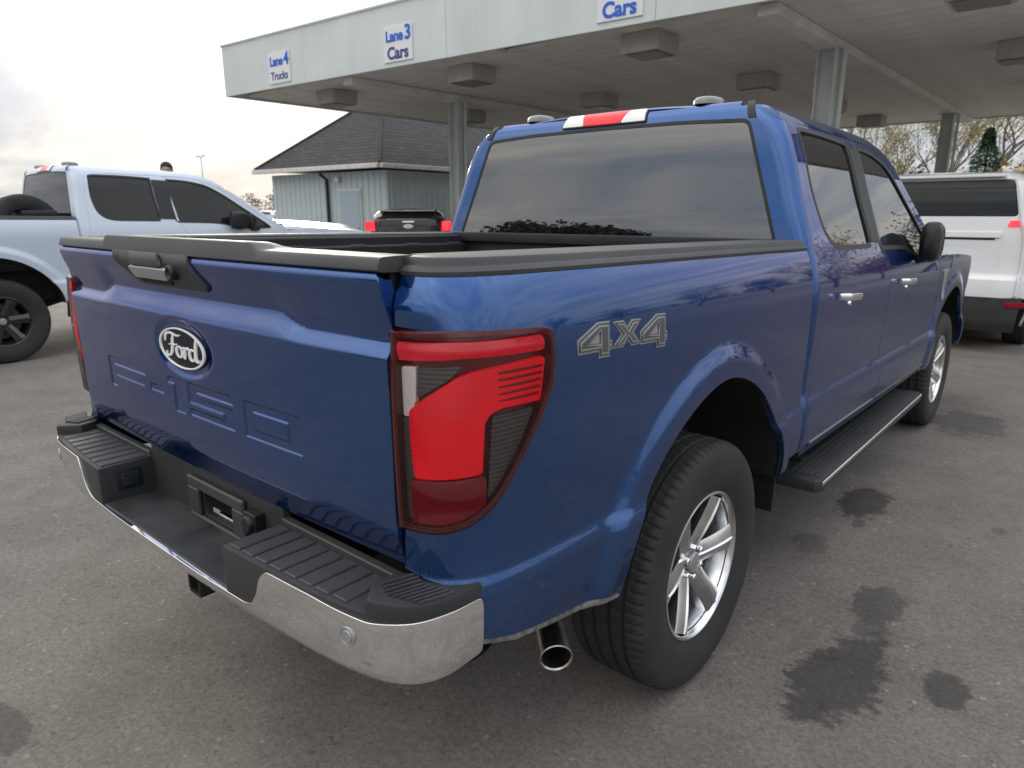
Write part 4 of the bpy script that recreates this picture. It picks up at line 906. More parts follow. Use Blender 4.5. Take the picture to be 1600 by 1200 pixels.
# ------------------------------------------------------------------ wagon-bodied vehicles (origin: ground under the middle of the rear bumper, +Y forward)
def wagon(name, pm, W, H, L, belt, bump_top, white_low, glass0, lamp, bar=None, oval=False, chrome_top=False, lit='lit_red', rn=.22, gm=.10, gmat='glass_tint', rt=(.30, .42)):
    T = empty(name)
    sx = pchip([.22, .45, .75, belt-.15, belt, belt+.08, H-.10, H-.03, H], [W-.07, W-.02, W, W-.005, W-.03, W-.06, W-.17, W-.24, W-.33])
    sy = pchip([0, .06, .15, .32, .6, L-1.2, L-.5, L-.12, L], [-rn, -rn*.6, -rn*.27, -rn*.07, 0, 0, -.02, -.14, -.30])
    ry = pchip([.22, .35, .55, bump_top, bump_top+.03, belt, glass0, H-.08, H], [.06, .01, .0, .015, .045, .07, .085, *rt])
    def sideP(y, z): y = np.asarray(y, float); z = np.asarray(z, float); return np.stack([sx(z)+sy(y-ry(z)), y+0*z, z+0*y], -1)
    xe = lambda z: float(sx(z))-rn
    def rearP(x, z): x = np.asarray(x, float); z = np.asarray(z, float); return np.stack([x+0*z, ry(z)+.05*(x/W)**4-.0, z+0*x], -1)
    wy0, wy1, wr = .98, L-.92, .37
    def arch(yc): return [(yc+(wr+.05)*math.cos(t), .36+(wr+.06)*math.sin(t)) for t in np.linspace(-.25, PI+.25, 22)]
    out = [(float(ry(z)), z) for z in np.linspace(white_low, H-.004, 22)]+[(L*.58, H-.004), (L*.66, H-.06), (L*.80, belt+.05), (L*.86, belt), (L-.10, belt-.10), (L-.02, belt-.35), (L-.03, .3), (L-.25, .24)]+arch(wy1)+arch(wy0)+[(wy0-wr-.12, white_low-.06)]
    ws = [[(.62, belt+.05), (1.42, belt+.05), (1.42, H-.10), (.80, H-.10)], [(1.50, belt+.05), (2.48, belt+.05), (2.48, H-.09), (1.50, H-.10)], [(2.58, belt+.05), (L*.755, belt+.06), (L*.655, H-.10), (2.58, H-.09)]]
    ws = [rounded(p, .05) for p in ws]
    for s in (1, -1):
        S = panel('body_side', pm, T, out, sideP, .07, .05, holes=ws, sign=s, depth=.02, edge=.004)
        for p in ws: panel('side_window', 'glass_tint', S, p, sideP, .10, sign=s, off=-.006, depth=.004, edge=.002)
        mr = MB().box((W+.09, L*.70, belt+.08), (.20, .10, .15)); mr.build('door_mirror', 'rubber_trim', T, 30, .03, 2, mirror=s < 0)
    zb = np.linspace(bump_top+.004, H-.01, 14)
    gl = rounded([(-(xe(glass0)-gm), glass0), (xe(glass0)-gm, glass0), (xe(H-.09)-gm*.6, H-.085), (-(xe(H-.09)-gm*.6), H-.085)], .04)
    lg = panel('liftgate', pm, T, [(xe(z)+.0, z) for z in zb]+[(-xe(z), z) for z in zb[::-1]], rearP, .06, .04, holes=[offset_poly(gl, .01)], depth=.02, edge=.004)
    panel('rear_window', gmat, lg, gl, rearP, .08, off=-.004, depth=.01, edge=.002)
    panel('spoiler_shade_band', 'rubber_trim', lg, rounded([(-(xe(H-.14)-gm*.75), H-.165), (xe(H-.14)-gm*.75, H-.165), (xe(H-.09)-gm*.65, H-.088), (-(xe(H-.09)-gm*.65), H-.088)], .02), rearP, .08, off=.002, depth=.002, edge=.001)  # black band stands in for the shading under the spoiler overhang
    MB().prism([(-(W-.36), 0), (W-.36, 0), (W-.40, .22), (-(W-.40), .22)], lambda a, b, d: (a, float(ry(H-.08))-.05+b, d+.03*(b/.22)), H-.055, H-.025).build('spoiler', pm, T, 30, .012, 2)
    zb2 = [white_low, bump_top-.05, bump_top-.004]
    panel('rear_bumper', pm, T, [(xe(z)+rn*.73, z) for z in np.linspace(white_low, bump_top-.004, 5)]+[(-xe(z)-rn*.73, z) for z in np.linspace(bump_top-.004, white_low, 5)], lambda x, z: rearP(x, z)+np.array([0, -.035, 0])+np.stack([0*x, .10*np.maximum(np.abs(x)/W-.7, 0)**2*8, 0*z], -1), .05, .04, depth=.10, edge=.01)
    panel('lower_bumper', 'plastic', T, [(-(W-.10), .24), (W-.10, .24), (W-.06, white_low-.004), (-(W-.06), white_low-.004)], lambda x, z: rearP(x, z)+np.array([0, -.02, 0]), .06, .05, depth=.10, edge=.01)
    MB().box((0, L/2, .30), (W*1.7, L-.8, .16)).build('underbody', 'under', T, 0)
    for s in (1, -1):
        x0, x1, z0, z1 = lamp
        lm = panel('tail_lamp', lit, T, rounded([(x0, z0), (x1, z0+.01), (x1, z1), (x0+.02, z1)], .015), lambda x, z: rearP(x, z)+np.stack([0*x, .35*np.maximum(np.abs(x)-(x1-.06), 0)+0*x, 0*z], -1), .03, sign=s, off=.012, depth=.05, edge=.005)
        panel('bumper_reflector', 'red_deep', T, rounded([(W-.20, white_low-.10), (W-.02, white_low-.095), (W-.02, white_low-.045), (W-.20, white_low-.05)], .01), lambda x, z: rearP(x, z)+np.array([0, -.03, 0]), .05, sign=s, off=.004, depth=.03, edge=.003)
    if bar:
        x1, z0, z1 = bar
        panel('gate_bar', 'badge_white', T, rounded([(-x1, z0), (x1, z0), (x1, z1), (-x1, z1)], .015), rearP, .05, .01, off=.018, depth=.02, edge=.006)  # chrome bar coloured white, its bright reflection put into the colour
        panel('recess_shade', 'black_gap', T, rounded([(-x1+.04, z0-.028), (x1-.05, z0-.028), (x1-.04, z0), (-x1+.04, z0)], .006), rearP, .05, .01, off=.003, depth=.002, edge=.001)  # flat black strip paints the shade below the bar
    if chrome_top: panel('gate_trim', 'bright_chrome', T, rounded([(-.12, glass0-.055), (.12, glass0-.055), (.12, glass0-.03), (-.12, glass0-.03)], .008), rearP, .04, off=.012, depth=.012, edge=.003)
    if oval:
        th = np.linspace(0, 2*PI, 33)[:-1]; o = MB(); yy = float(ry(glass0-.14)); o.grid([[(.105*a*math.cos(t), yy-d, glass0-.14+.045*a*math.sin(t)) for t in th] for a, d in ((1, 0), (1, .012), (.8, .016), (.01, .016))], cv=True); o.build('badge', 'badge_white', T, 40)
    def roofP(x, y): x = np.asarray(x, float); y = np.asarray(y, float); return np.stack([x+0*y, y+0*x, H+.015-.03*(np.abs(x)/(W-.33))**2.2-.06*np.maximum((y-L*.5)/(L*.12), 0)**2], -1)
    panel('roof', pm, T, [(-(W-.325), .40), (W-.325, .40), (W-.325, L*.60), (-(W-.325), L*.60)], roofP, .10, depth=.03, edge=.01)
    def wsP(a, z): a = np.asarray(a, float); z = np.asarray(z, float); t = (z-belt)/(H-belt); return np.stack([a*sx(z), L*(.86-.25*t)+.06*(1-a*a), z+0*a], -1)
    panel('windscreen', 'glass_front', T, [(-.98, belt), (.98, belt), (.98, H-.01), (-.98, H-.01)], wsP, .10, .08, depth=.01, edge=.003, flipn=True)
    def hdP(x, y): x = np.asarray(x, float); y = np.asarray(y, float); return np.stack([x+0*y, y+0*x, belt+.02-.10*((y-L*.84)/(L*.16))**2-.06*(np.abs(x)/W)**2.5], -1)
    panel('hood', pm, T, [(-W+.05, L*.84), (W-.05, L*.84), (W-.12, L-.22), (W-.35, L-.04), (-W+.35, L-.04), (-W+.12, L-.22)], hdP, .10, depth=.02, edge=.01)
    MB().box((0, L-.12, .60), (W*1.55, .22, .55)).build('front_bumper', pm, T, 30, .06, 3); MB().box((0, L-.005, .68), (W*1.1, .03, .24)).build('grille', 'plastic', T, 30, .01, 1)
    for s in (1, -1): MB().box((s*(W-.30), L-.08, .78), (.34, .14, .12)).build('headlamp', 'clear_lens', T, 30, .03, 2)
    wheel = [c for c in bpy.data.objects if c.parent == truck and c.name.startswith('wheel') and c.type == 'EMPTY'][0]
    for y in (wy0, wy1):
        for s in (1, -1):
            c = copy_tree(wheel, T); k = wr/.4075; c.location = (s*(W-.13), y, wr); c.scale = (.85, k, k); c.rotation_euler = (.3*y, 0, 0 if s > 0 else PI)
    return T
suv = wagon('parked_suv', 'paint_white', 1.03, 1.895, 5.2, 1.30, .79, .61, 1.445, (.745, 1.0, 1.335, 1.395), bar=(.70, 1.225, 1.275), rn=.10, gm=.035, gmat='glass_dark', rt=(.17, .26))
suv.location = (.17, 6.98, 0); tag(suv, 'large white SUV with red tail light bar, parked ahead under the canopy', 'SUV')
hat = wagon('parked_crossover', 'paint_black', .93, 1.545, 4.35, 1.02, .72, .52, 1.335, (.70, .90, 1.10, 1.30), oval=True, chrome_top=True)
hat.location = (-9.62, 8.05, 0); hat.rotation_euler = (0, 0, math.radians(46)); tag(hat, 'black hatchback with lit red tail lights, beside the canopy column', 'car')
index_kids()
for i, (x, y, r, sw, lb) in enumerate(((-38.5, 21.5, 70, 'paint_white', 'white car parked far off, left of the grey kiosk'), (-46.0, 27.5, 80, 'paint_silver', 'silver car parked far off, behind the far white car'), (-52.0, 24.5, 75, 'paint_white', 'farthest white car, left of the grey kiosk'))):
    c = copy_tree(hat, None, {'paint_black': sw, 'lit_red': 'red_deep'}); c.location = (x, y, 0); c.rotation_euler = (0, 0, math.radians(r)); tag(c, lb, 'car', 'cars parked far off by the kiosk')
# ------------------------------------------------------------------ drive-through canopy
mat('fascia', (.66, .715, .71), .45, vary=(1.2, .05), spec=.4); mat('deck', (.80, .78, .75), .6, vary=(2.0, .12)); mat('column_paint', (.66, .71, .70), .5, vary=(3, .08)); mat('fixture', (.50, .47, .45), .55, vary=(4, .08)); mat('fixture_lens', (.16, .15, .14), .35)
streaked('fascia', .07); streaked('column_paint', .18); streaked('fixture', .2)
mat('sign_white', (.78, .80, .83), .45); mat('sign_blue', (.02, .13, .62), .5); mat('sign_navy', (.035, .06, .22), .5)
CA = math.atan(.0600); CX0, CY0 = -13.12, 6.13; CZ, CT = 3.90, 4.845; CX1, CY1 = 3.0, 21.3
canopy = empty('canopy', (0, 0, 0)); tag(canopy, 'flat grey drive-through canopy on steel columns, over the inspection lanes', 'canopy')
fy = lambda x: CY0+(x-CX0)*.0600
cuts = [CX0]+[CX0+2.72+i*3.62 for i in range(4)]+[CX1]
for a, b in zip(cuts[:-1], cuts[1:]):
    m = MB(); m.prism([(a+.003, fy(a)), (b-.003, fy(b)), (b-.003, fy(b)+.05), (a+.003, fy(a)+.05)], lambda p, q_, d: (p, q_, d), CZ-.02, CT); m.build('fascia_panel', 'fascia', canopy, 30, .006, 1)
for a, b in zip([fy(CX0)+.055]+[10., 13.8, 17.6], [10., 13.8, 17.6, CY1]):
    MB().box((CX0+.025, (a+b)/2, (CZ-.02+CT)/2), (.05, b-a-.006, CT-CZ+.02)).build('fascia_panel', 'fascia', canopy, 30, .006, 1)
    MB().box((CX1-.025, (a+b)/2+.6*(a < 7), (CZ-.02+CT)/2), (.05, b-a-.006-1.2*(a < 7), CT-CZ+.02)).build('fascia_panel', 'fascia', canopy, 30, .006, 1)
MB().box(((CX0+CX1)/2, CY1+.03, (CZ-.02+CT)/2), (CX1-CX0, .05, CT-CZ+.02)).build('fascia_panel', 'fascia', canopy, 30, .006, 1)
m = MB(); m.prism([(CX0-.02, fy(CX0)-.03), (CX1, fy(CX1)-.03), (CX1, fy(CX1)+.02), (CX0-.02, fy(CX0)+.02)], lambda p, q_, d: (p, q_, d), CT+.003, CT+.045); m.build('drip_edge', 'fascia', canopy, 30, .008, 1)
m = MB().prism([(CX0+.06, fy(CX0)+.06), (CX1-.06, fy(CX1)+.06), (CX1-.06, CY1), (CX0+.06, CY1)], lambda p, q_, d: (p, q_, d), CZ+.10, CT-.06); m.build('roof_deck', 'deck', canopy, 0)
y = 6.22; mk = None; i = 0
while y < CY1-.1:
    w = .40; x0, x1 = CX0+.07, CX1-.07
    if y < fy(x1)+.06:                       # the first strips are cut by the slanting front
        xc = min(x1, CX0+(y-.06-CY0)/.06)
        if xc-x0 > .5: MB().box(((x0+xc)/2, y+w/2, CZ+.05), (xc-x0, w-.008, .05)).build('ceiling_strip', 'deck', canopy, 30)
    else:
        if mk is None: mk = MB().box((0, 0, 0), (x1-x0, w-.008, .05)).build('ceiling_strip', 'deck', canopy, 30); o = mk
        else: o = mk.copy(); COL.objects.link(o)
        o.location = ((x0+x1)/2, y+w/2, CZ+.05+.0015*(i % 2))
    y += w; i += 1
for x in (-9.50, -1.82):
    MB().box((x, (fy(x)+CY1)/2+.1, CZ-.045), (.26, CY1-fy(x)-.3, .13)).build('beam', 'deck', canopy, 30, .01, 1)
    for y in (9.45, 18.7):
        c = MB()
        for d in (-.125, .125): c.box((x+d, y, (CZ-.11)/2), (.022, .26, CZ-.11))
        c.box((x, y, (CZ-.11)/2), (.228, .022, CZ-.11)); c.build('column', 'column_paint', canopy, 30, .004, 1)
        MB().box((x, y, CZ-.122), (.40, .40, .022)).build('cap_plate', 'column_paint', canopy, 30); MB().box((x, y, .012), (.40, .40, .024)).build('base_plate', 'column_paint', canopy, 30)
        MB().tube([(x+.20, y+.05, .05), (x+.20, y+.05, CZ-.11)], .035, 12).build('downpipe', 'column_paint', canopy, 40)
def light(x, y, label):
    o = empty('ceiling_light', (x, y, CZ+.02)); h = MB()
    h.prism([(-.30, -.30), (.30, -.30), (.30, .30), (-.30, .30)], lambda a, b, d: (a*(1+.0*d), b, d), -.26, 0); h.build('housing', 'fixture', o, 30, .015, 2)
    h = MB(); h.box((0, 0, -.268), (.50, .50, .016)); h.build('lens', 'fixture_lens', o, 30, .005, 1); tag(o, label, 'light', 'light boxes under the canopy')
rows_ = {7.55: ('front', 'nearest the lane signs'), 11.5: ('second', 'second row back from the lane signs'), 15.6: ('third', 'third row back from the lane signs'), 19.2: ('fourth', 'rearmost row of the canopy')}
cols_ = {-11.0: 'leftmost', -7.15: 'second from left', -3.68: 'third from left', .30: 'rightmost in view'}
for y, (rn, rd_) in rows_.items():
    for x, cn in cols_.items(): light(x, y+.01*x, 'square ceiling light box, %s, %s' % (cn, rd_))
def sign(x0, x1, z0, z1, lines, label):
    xc = (x0+x1)/2; o = empty('lane_sign', (xc, fy(xc)-.012, (z0+z1)/2), CA); w, h = x1-x0, z1-z0
    MB().box((0, 0, 0), (w, .02, h)).build('sign_board', 'sign_white', o, 30, .004, 1)
    for body, size, bold, mt, ox, oz, sp in lines:
        me = text_mesh(body, size, bold, .002, sp); me.materials.clear(); me.materials.append(MATS[mt]); t = bpy.data.objects.new('lettering', me); COL.objects.link(t); t.parent = o
        t.location = (ox, -.0135, oz); t.rotation_euler = (PI/2, 0, 0)
    tag(o, label, 'sign', 'lane signs on the canopy fascia')
sign(-11.49, -10.81, 3.955, 4.51, [('Lane', .235, .008, 'sign_blue', -.075, .115, .92), ('4', .31, .010, 'sign_blue', .245, .135, 1), ('Trucks', .205, .003, 'sign_navy', 0, -.15, .95)], 'white sign reading Lane4 Trucks at the canopy corner')
sign(-8.19, -7.51, 3.955, 4.51, [('Lane', .235, .008, 'sign_blue', -.075, .115, .92), ('3', .31, .010, 'sign_blue', .245, .135, 1), ('Cars', .265, .008, 'sign_navy', 0, -.15, 1)], 'white sign reading Lane3 Cars on the canopy fascia')
sign(-4.02, -3.33, 3.970, 4.52, [('Cars', .270, .009, 'sign_blue', 0, -.15, 1)], 'white sign reading Cars, cut by the top of the picture')
# ------------------------------------------------------------------ grey kiosk with hip roof
mat('siding', (.50, .58, .61), .55, vary=(1.5, .07)); mat('shingle', (.052, .050, .052), .9, vary=(3, .25, 6), bump=(30, .7, .01, 3)); mat('gutter', (.66, .66, .63), .5, vary=(6, .10)); mat('door_blue', (.38, .46, .54), .5)
def shingle_rows():
    m = MATS['shingle']; nt = m.node_tree; N = nt.nodes; L = nt.links; tc = next(n for n in N if n.type == 'TEX_COORD'); b = N['Principled BSDF']
    br = N.new('ShaderNodeTexBrick'); br.inputs['Scale'].default_value = 1.0; br.inputs['Brick Width'].default_value = .32; br.inputs['Row Height'].default_value = .11; br.inputs['Mortar Size'].default_value = .012
    br.inputs['Color1'].default_value = (.060, .056, .058, 1); br.inputs['Color2'].default_value = (.040, .039, .041, 1); br.inputs['Mortar'].default_value = (.022, .022, .023, 1)
    sp = N.new('ShaderNodeSeparateXYZ'); L.new(tc.outputs['Object'], sp.inputs[0]); ad = N.new('ShaderNodeMath'); ad.operation = 'ADD'; L.new(sp.outputs[0], ad.inputs[0]); L.new(sp.outputs[1], ad.inputs[1])
    cb = N.new('ShaderNodeCombineXYZ'); L.new(ad.outputs[0], cb.inputs[0]); L.new(sp.outputs[2], cb.inputs[1]); L.new(cb.outputs[0], br.inputs['Vector']); L.new(br.outputs['Color'], b.inputs['Base Color'])
shingle_rows()
kio = empty('kiosk', (-14.35, 11.45, 0), CA); tag(kio, 'small grey metal-sided kiosk with dark hip roof, beyond the canopy', 'building')
LX, LY, EZ = 5.55, 11.0, 2.66         # wall runs to -x and +y from the near corner
wl = MB().box((-LX/2, LY/2, EZ/2), (LX-.06, LY-.06, EZ)); wl.build('wall_core', 'siding', kio, 0)
pk = None
def rib(loc, rz):
    global pk
    if pk is None: pk = MB().prism([(-.125, 0), (.125, 0), (.125, .012), (.085, .012), (.070, .034), (.020, .034), (.005, .012), (-.125, .012)], lambda a, b, d: (a, -b, d), .05, EZ); o = pk = pk.build('siding_panel', 'siding', kio, 30)
    else: o = pk.copy(); COL.objects.link(o)
    o.location = loc; o.rotation_euler = (0, 0, rz)
for i in range(22): rib((-LX+.125+.2518*i, .028, 0), 0)
for i in range(43): rib((-.028, .135+.2525*i, 0), PI/2)
MB().box((-1.62, -.03, 1.08), (1.02, .05, 2.16)).build('door_frame', 'gutter', kio, 30, .005, 1); dd = MB().box((-1.62, -.05, 1.07), (.92, .05, 2.08)).build('door', 'door_blue', kio, 30, .004, 1)
MB().box((-1.25, -.09, 1.02), (.10, .04, .03)).build('door_handle', 'steel', dd, 30)
MB().tube([(-2.62, -.07, .10), (-2.62, -.07, 2.45), (-2.62, -.30, 2.60)], .05, 10).build('downpipe', 'plastic', kio, 40)
MB().box((-2.10, -.08, 2.44), (.14, .12, .16)).build('wall_lamp', 'gutter', kio, 30, .02, 2)
MB().box((-.028, 1.9, 1.05), (.06, 1.0, 2.1)).build('side_door', 'door_blue', kio, 30)
OV = .38; x0, x1, y0, y1 = -LX-OV, OV*.35, -OV, LY+OV; ez = EZ+.16; rs = .80
hw = (x1-x0)/2; ap = ez+rs*hw
roof = MB(); ra, rb = ((x0+x1)/2, y0+hw, ap), ((x0+x1)/2, y1-hw, ap)
roof.add([(x0, y0, ez), (x1, y0, ez), (x1, y1, ez), (x0, y1, ez), ra, rb], [(0, 1, 4), (1, 2, 5, 4), (2, 3, 5), (3, 0, 4, 5), (3, 2, 1, 0)]); rf = roof.build('roof', 'shingle', kio, 0)
for a, b in (((x0, y0, ez), ra), ((x1, y0, ez), ra)): MB().tube([Vector(a)+Vector((0, 0, .02)), Vector(b)+Vector((0, 0, .02))], .045, 6).build('hip_cap', 'shingle', rf, 30)
for i in range(5):
    a = x0+(x1-x0)*i/5; b = x0+(x1-x0)*(i+1)/5; MB().box(((a+b)/2, y0-.05, ez-.06), (b-a-.008, .12, .13)).build('gutter', 'gutter', rf, 30, .01, 1)
for i in range(6):
    a = y0+(y1-y0)*i/6; b = y0+(y1-y0)*(i+1)/6; MB().box((x1+.05, (a+b)/2, ez-.06), (.12, b-a-.008, .13)).build('gutter', 'gutter', rf, 30, .01, 1)
MB().box(((x0+x1)/2, (y0+y1)/2, ez-.02), (x1-x0-.05, y1-y0-.05, .03)).build('soffit', 'gutter', rf, 0)
# ------------------------------------------------------------------ trees
mat('bark', (.075, .058, .045), .9, vary=(8, .3)); mat('bark_pale', (.16, .14, .12), .9, vary=(8, .3))
def leafmat(name, c, v=.35): m = mat(name, c, .7, vary=(2.2, v, 2)); return m
leafmat('leaf_yellow', (.34, .26, .06)); leafmat('leaf_tan', (.36, .32, .12)); leafmat('leaf_green', (.045, .105, .05)); leafmat('leaf_orange', (.26, .11, .035)); leafmat('leaf_olive', (.085, .085, .035)); leafmat('leaf_dark', (.030, .036, .020), .5)
def branchy(rnd, h, spread, levels=4, up=.65, r0=None):
    segs = []
    def grow(p, d, ln, r, lv):
        n = 4; pts = [p]; rr = [r]; dd = d.copy()
        for i in range(n):
            dd = (dd+Vector((rnd.gauss(0, .14), rnd.gauss(0, .14), rnd.gauss(0, .08)+.06))).normalized(); p = p+dd*ln/n; pts.append(p); rr.append(r*(1-.55*(i+1)/n))
        segs.append((pts, rr, lv))
        if lv < levels:
            for k in range(rnd.choice((3, 4)) if lv else 7):
                t = rnd.uniform(.35, 1.0); j = min(n, max(1, int(t*n+.5))); a = rnd.uniform(0, 2*PI)
                side = Vector((math.cos(a), math.sin(a), 0))*spread; nd = (dd*up+side+Vector((0, 0, .35))).normalized(); grow(pts[j], nd, ln*rnd.uniform(.5, .75), rr[j]*.6, lv+1)
    grow(Vector((0, 0, 0)), Vector((0, 0, 1)), h*.45, r0 or h*.018, 0); return segs
def leaf_quads(mb, rnd, pts, n, spread, size):
    for _ in range(n):
        p = rnd.choice(pts)+Vector((rnd.gauss(0, spread), rnd.gauss(0, spread), rnd.gauss(0, spread))); a = Vector((rnd.gauss(0, 1), rnd.gauss(0, 1), rnd.gauss(0, 1))).normalized(); b = a.orthogonal().normalized(); s = size*rnd.uniform(.6, 1.4)
        if p.z < .1: continue
        c = a.cross(b); mb.add([p-b*s, p+c*s*.6, p+b*s, p-c*s*.6], [(0, 1, 2, 3)])
def tree(name, loc, h, spread, leaf, nleaf, size, label, seed, levels=3, scatter=.25, bark='bark', group=None, cat='tree'):
    rnd = random.Random(seed); o = empty(name, loc); segs = branchy(rnd, h, spread, levels); m = MB(); ends = []
    for pts, rr, lv in segs:
        m.tube(pts, [max(.006, r) for r in rr], 6 if lv < 2 else 4, False)
        if lv >= levels-1: ends += pts[1:]
    m.build('trunk', bark, o, 60); c = MB(); leaf_quads(c, rnd, ends, nleaf, scatter, size); c.build('crown', leaf, o, 0); return tag(o, label, cat, group)
cp = cam.location
def along(dx, dy, t): return (cp.x+dx*t, cp.y+dy*t, 0)
tree('bare_tree', along(-.135, .991, 44), 11, .75, 'leaf_tan', 7200, .05, 'tall nearly bare tree right of the rear column, yellowing twigs', 3, 4, .18, 'bark_pale')
tree('bare_tree', along(-.235, .972, 48), 8.5, .62, 'leaf_tan', 4000, .05, 'slender bare tree left of the rear canopy column', 8, 4, .15, 'bark_pale')
tree('bare_tree', along(-.255, .967, 52), 9.5, .55, 'leaf_tan', 2800, .05, 'leftmost thin bare tree seen under the canopy edge', 15, 4, .15, 'bark_pale')
tree('bare_tree', along(-.170, .985, 47), 9.5, .65, 'leaf_tan', 4800, .05, 'bare tree close behind the rear canopy column', 21, 4, .18, 'bark_pale')
tree('autumn_shrub', along(-.098, .995, 36), 3.9, 1.0, 'leaf_yellow', 2600, .09, 'yellow autumn shrub right of the dark evergreen', 5, 3, .30, cat='shrub')
tree('autumn_shrub', along(-.212, .977, 40), 3.6, 1.0, 'leaf_olive', 2200, .09, 'olive and yellow shrub left of the rear canopy column', 6, 3, .30, cat='shrub')
tree('autumn_shrub', along(-.182, .983, 38), 3.2, 1.1, 'leaf_orange', 2200, .09, 'rusty orange shrub at the foot of the rear column', 7, 3, .30, cat='shrub')
tree('autumn_shrub', along(-.06, .998, 40), 4.6, 1.0, 'leaf_tan', 2200, .10, 'tan shrub at the right edge above the white SUV', 9, 3, .32, cat='shrub')
def evergreen(loc, h, label, seed):
    rnd = random.Random(seed); o = empty('evergreen_tree', loc); MB().tube([(0, 0, 0), (0, 0, h*.95)], [.12, .02], 8).build('trunk', 'bark', o, 60); c = MB()
    for i in range(9500):
        t = rnd.random()**.75; z = h*(.06+.94*t); R = (1-t)*h*.36*(1+.18*math.sin(z*7)); a = rnd.uniform(0, 2*PI); r = R*rnd.random()**.45; p = Vector((r*math.cos(a), r*math.sin(a), z-.25*r))
        d = Vector((math.cos(a), math.sin(a), -.25)).normalized(); s_ = Vector((-math.sin(a), math.cos(a), rnd.gauss(0, .4))).normalized(); k = .10*rnd.uniform(.6, 1.3)
        c.add([p, p+d*k+s_*k*.3, p+d*k*1.6, p+d*k-s_*k*.3], [(0, 1, 2, 3)])
    c.build('crown', 'leaf_green', o, 0); tag(o, label, 'tree')
evergreen(along(-.132, .991, 37), 4.9, 'dark green conical evergreen above the white SUV roof', 4)
# far wood all round the lot: one mass of trees on the horizon
rnd = random.Random(11); wd = MB()
for i in range(520):
    a = 2*PI*i/520+rnd.gauss(0, .006); R = 175+rnd.uniform(-25, 45); hh = rnd.uniform(3.4, 6.0)*(1.0+.25*math.sin(a*3+1)*math.sin(a*7)); cxx, cyy = R*math.sin(a), R*math.cos(a)
    hh *= 1+.75*max(0, math.cos(a-math.radians(172)))**2; w_ = hh*rnd.uniform(.45, .75); n_ = 0
    for _ in range(300):
        u, v = rnd.gauss(0, .45), rnd.random()**.8; p = Vector((cxx+w_*u*(1.1-v*.6), cyy+w_*rnd.gauss(0, .45)*(1.1-v*.6), hh*v)); q1 = Vector((rnd.gauss(0, 1), rnd.gauss(0, 1), rnd.gauss(0, 1))).normalized(); q2 = q1.orthogonal().normalized(); q3 = q1.cross(q2); s_ = rnd.uniform(.12, .28)
        wd.add([p-q2*s_, p+q3*s_, p+q2*s_, p-q3*s_], [(0, 1, 2, 3)])
bk = MB()
for i in range(150):
    a = math.radians(-134-26*i/150)+rnd.gauss(0, .01); R = 62+rnd.uniform(-4, 14); cxx, cyy = R*math.sin(a), R*math.cos(a); f_ = i/150; hh = (9.0+4.5*math.sin(PI*min(1, f_*1.1+.1))-5.0*max(0, f_-.72)/.28)*rnd.uniform(.86, 1.08); w_ = hh*.30
    for _ in range(260):
        u, v = rnd.gauss(0, .5), rnd.random(); p = Vector((cxx+w_*u*(1.1-v*.6), cyy+w_*rnd.gauss(0, .5)*(1.1-v*.6), hh*v)); q1 = Vector((rnd.gauss(0, 1), rnd.gauss(0, 1), rnd.gauss(0, 1))).normalized(); q2 = q1.orthogonal().normalized(); q3 = q1.cross(q2); s_ = rnd.uniform(.20, .55)
        bk.add([p-q2*s_, p+q3*s_, p+q2*s_, p-q3*s_], [(0, 1, 2, 3)])
tag(bk.build('wooded_bank', 'leaf_dark', None, 0), 'dark wooded bank mirrored low in the rear window', 'woodland', kind='stuff')
leafmat('leaf_haze', (.15, .14, .115), .4)  # distance haze put into a paler leaf colour
for i, (x, y, h_, lf) in enumerate(((5.5, 27, 6.0, 'leaf_olive'), (8.0, 31, 4.2, 'leaf_orange'), (10.5, 33, 7.0, 'leaf_tan'), (14.0, 36, 5.0, 'leaf_olive'), (18.5, 35, 6.5, 'leaf_tan'), (23.0, 33, 4.5, 'leaf_orange'), (28, 30, 6.0, 'leaf_olive'))):
    tree('autumn_tree', (x, y, 0), h_, .9, lf, 4200, .06, ['olive autumn tree nearest the canopy, reflected in the front door glass', 'low rust orange tree beside the olive tree by the canopy', 'tall tan tree between a rust and an olive tree', 'broad olive tree right of the tall tan tree', 'tall tan tree further right, beside a low rust one', 'low rust tree second from the right end of the row', 'olive tree at the right end of the tree row'][i], 40+i, 3, .35, group='autumn trees reflected in the door glass')
tag(wd.build('distant_wood', 'leaf_haze', None, 0), 'far line of autumn woodland along the horizon', 'woodland', kind='stuff')
# twin-head lamp standard far off
lp = empty('street_lamp', along(-.897, .442, 108)); MB().tube([(0, 0, 0), (0, 0, 8.8)], [.08, .05], 10).build('pole', 'steel', lp, 40)
for s in (1, -1): MB().tube([(0, 0, 8.7), (.5*s, -.5*s*0, 8.85)], .04, 8).box((.75*s, 0, 8.86), (.6, .28, .12)).build('lamp_head', 'steel', lp, 30)
tag(lp, 'tall twin-headed lamp standard far off above the ice blue pickup', 'street lamp')
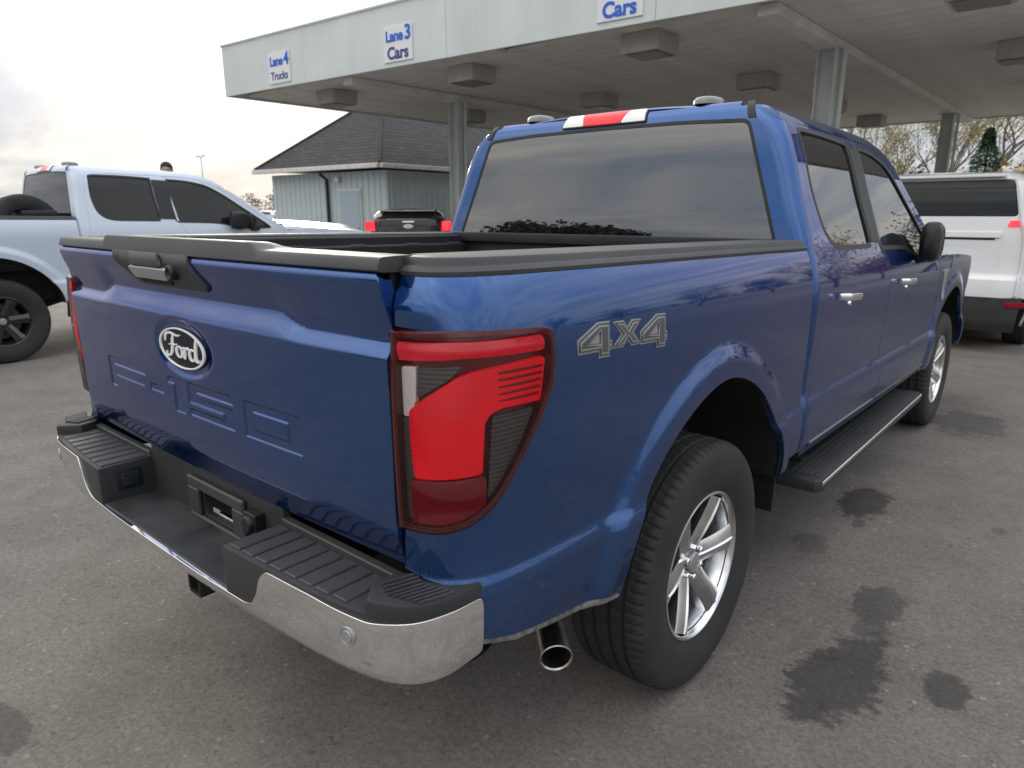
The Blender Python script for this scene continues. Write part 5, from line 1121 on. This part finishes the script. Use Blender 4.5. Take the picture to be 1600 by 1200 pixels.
# ------------------------------------------------------------------ person on the far running board of the ice blue pickup
mat('skin', (.42, .25, .17), .55); mat('cloth_dark', (.02, .022, .028), .85); mat('cloth_jean', (.04, .06, .11), .85); mat('cloth_jacket', (.05, .05, .055), .8, vary=(20, .2)); mat('hair', (.012, .010, .009), .7)
def person(loc, rz, label):
    o = empty('person', loc, rz); S = 1.80/1.80
    V = [(0,0,.97),(0,.0,1.15),(0,.0,1.36),(0,.01,1.50),(0,.015,1.56)]; E = [(0,1),(1,2),(2,3),(3,4)]; R = [(.15,.11),(.14,.105),(.17,.11),(.062,.062),(.055,.06)]
    def chain(root, pts, rad):
        prev = root
        for p, r in zip(pts, rad): V.append(p); R.append((r, r)); E.append((prev, len(V)-1)); prev = len(V)-1
        return prev
    for s in (1, -1):
        chain(0, [(s*.10,0,.90),(s*.11,.015,.50),(s*.115,-.01,.10),(s*.12,.10,.045),(s*.12,.17,.035)], [.092,.062,.045,.042,.032])
        w = chain(2, [(s*.19,0,1.43),(s*.25,.10,1.20),(s*.20,.32,1.30),(s*.19,.40,1.335)], [.062,.046,.036,.032])
        for k, (dx_, ln) in enumerate(((-.030,.075),(-.010,.085),(.010,.082),(.030,.065))): chain(w, [(s*.19+dx_,.44,1.34),(s*.19+dx_*1.1,.44+ln*.6,1.335),(s*.19+dx_*1.1,.44+ln,1.318)], [.011,.0095,.008])
        chain(w, [(s*.19-s*.035,.425,1.33),(s*.19-s*.062,.455,1.325)], [.012,.009])
    me = bpy.data.meshes.new('body'); me.from_pydata(V, E, []); ob = bpy.data.objects.new('body', me); COL.objects.link(ob); ob.parent = o
    sk = ob.modifiers.new('skin', 'SKIN'); sk.use_smooth_shade = True; sd = ob.modifiers.new('sub', 'SUBSURF'); sd.levels = 2; sd.render_levels = 2
    for i, r in enumerate(R): me.skin_vertices[0].data[i].radius = r
    me.skin_vertices[0].data[0].use_root = True; me.materials.append(MATS['cloth_jacket'])
    hd = MB(); rows = []
    for z, rx, ry_, oy in ((1.545,.045,.05,.03),(1.565,.060,.075,.035),(1.60,.068,.090,.025),(1.64,.073,.098,.015),(1.68,.076,.100,.010),(1.72,.076,.098,.005),(1.76,.068,.088,.0),(1.785,.045,.060,.0),(1.797,.004,.004,.0)):
        rows.append([(rx*math.cos(t), oy+ry_*math.sin(t)+(.014*math.exp(-((t-PI/2)/.18)**2) if 1.63 < z < 1.69 else 0), z) for t in np.linspace(0, 2*PI, 33)[:-1]])
    hd.grid(rows, cv=True); hd.f.append(tuple(range(32))); H = hd.build('head', 'skin', o, 60)
    for s in (1, -1):
        MB().box((s*.078, .0, 1.668), (.014, .034, .058)).build('ear', 'skin', H, 60, .006, 2); MB().box((s*.030, .107, 1.688), (.022, .006, .010)).build('eye', 'hair', H, 60, .002, 1)
    MB().box((0, .115, 1.605), (.046, .006, .008)).build('mouth', 'hair', H, 60, .002, 1)
    cp_ = MB(); cp_.grid([[(.083*k*math.cos(t), .0+.106*k*math.sin(t)-.006, z) for t in np.linspace(0, 2*PI, 33)[:-1]] for z, k in ((1.695,1.0),(1.72,1.0),(1.755,.95),(1.79,.72),(1.808,.35),(1.812,.02))], cv=True); cp_.build('beanie', 'cloth_dark', H, 60)
    return tag(o, label, 'person')
person((-8.82, 2.80, .40), math.radians(-120), 'person in a dark knit cap, head showing above the ice blue pickup roof')
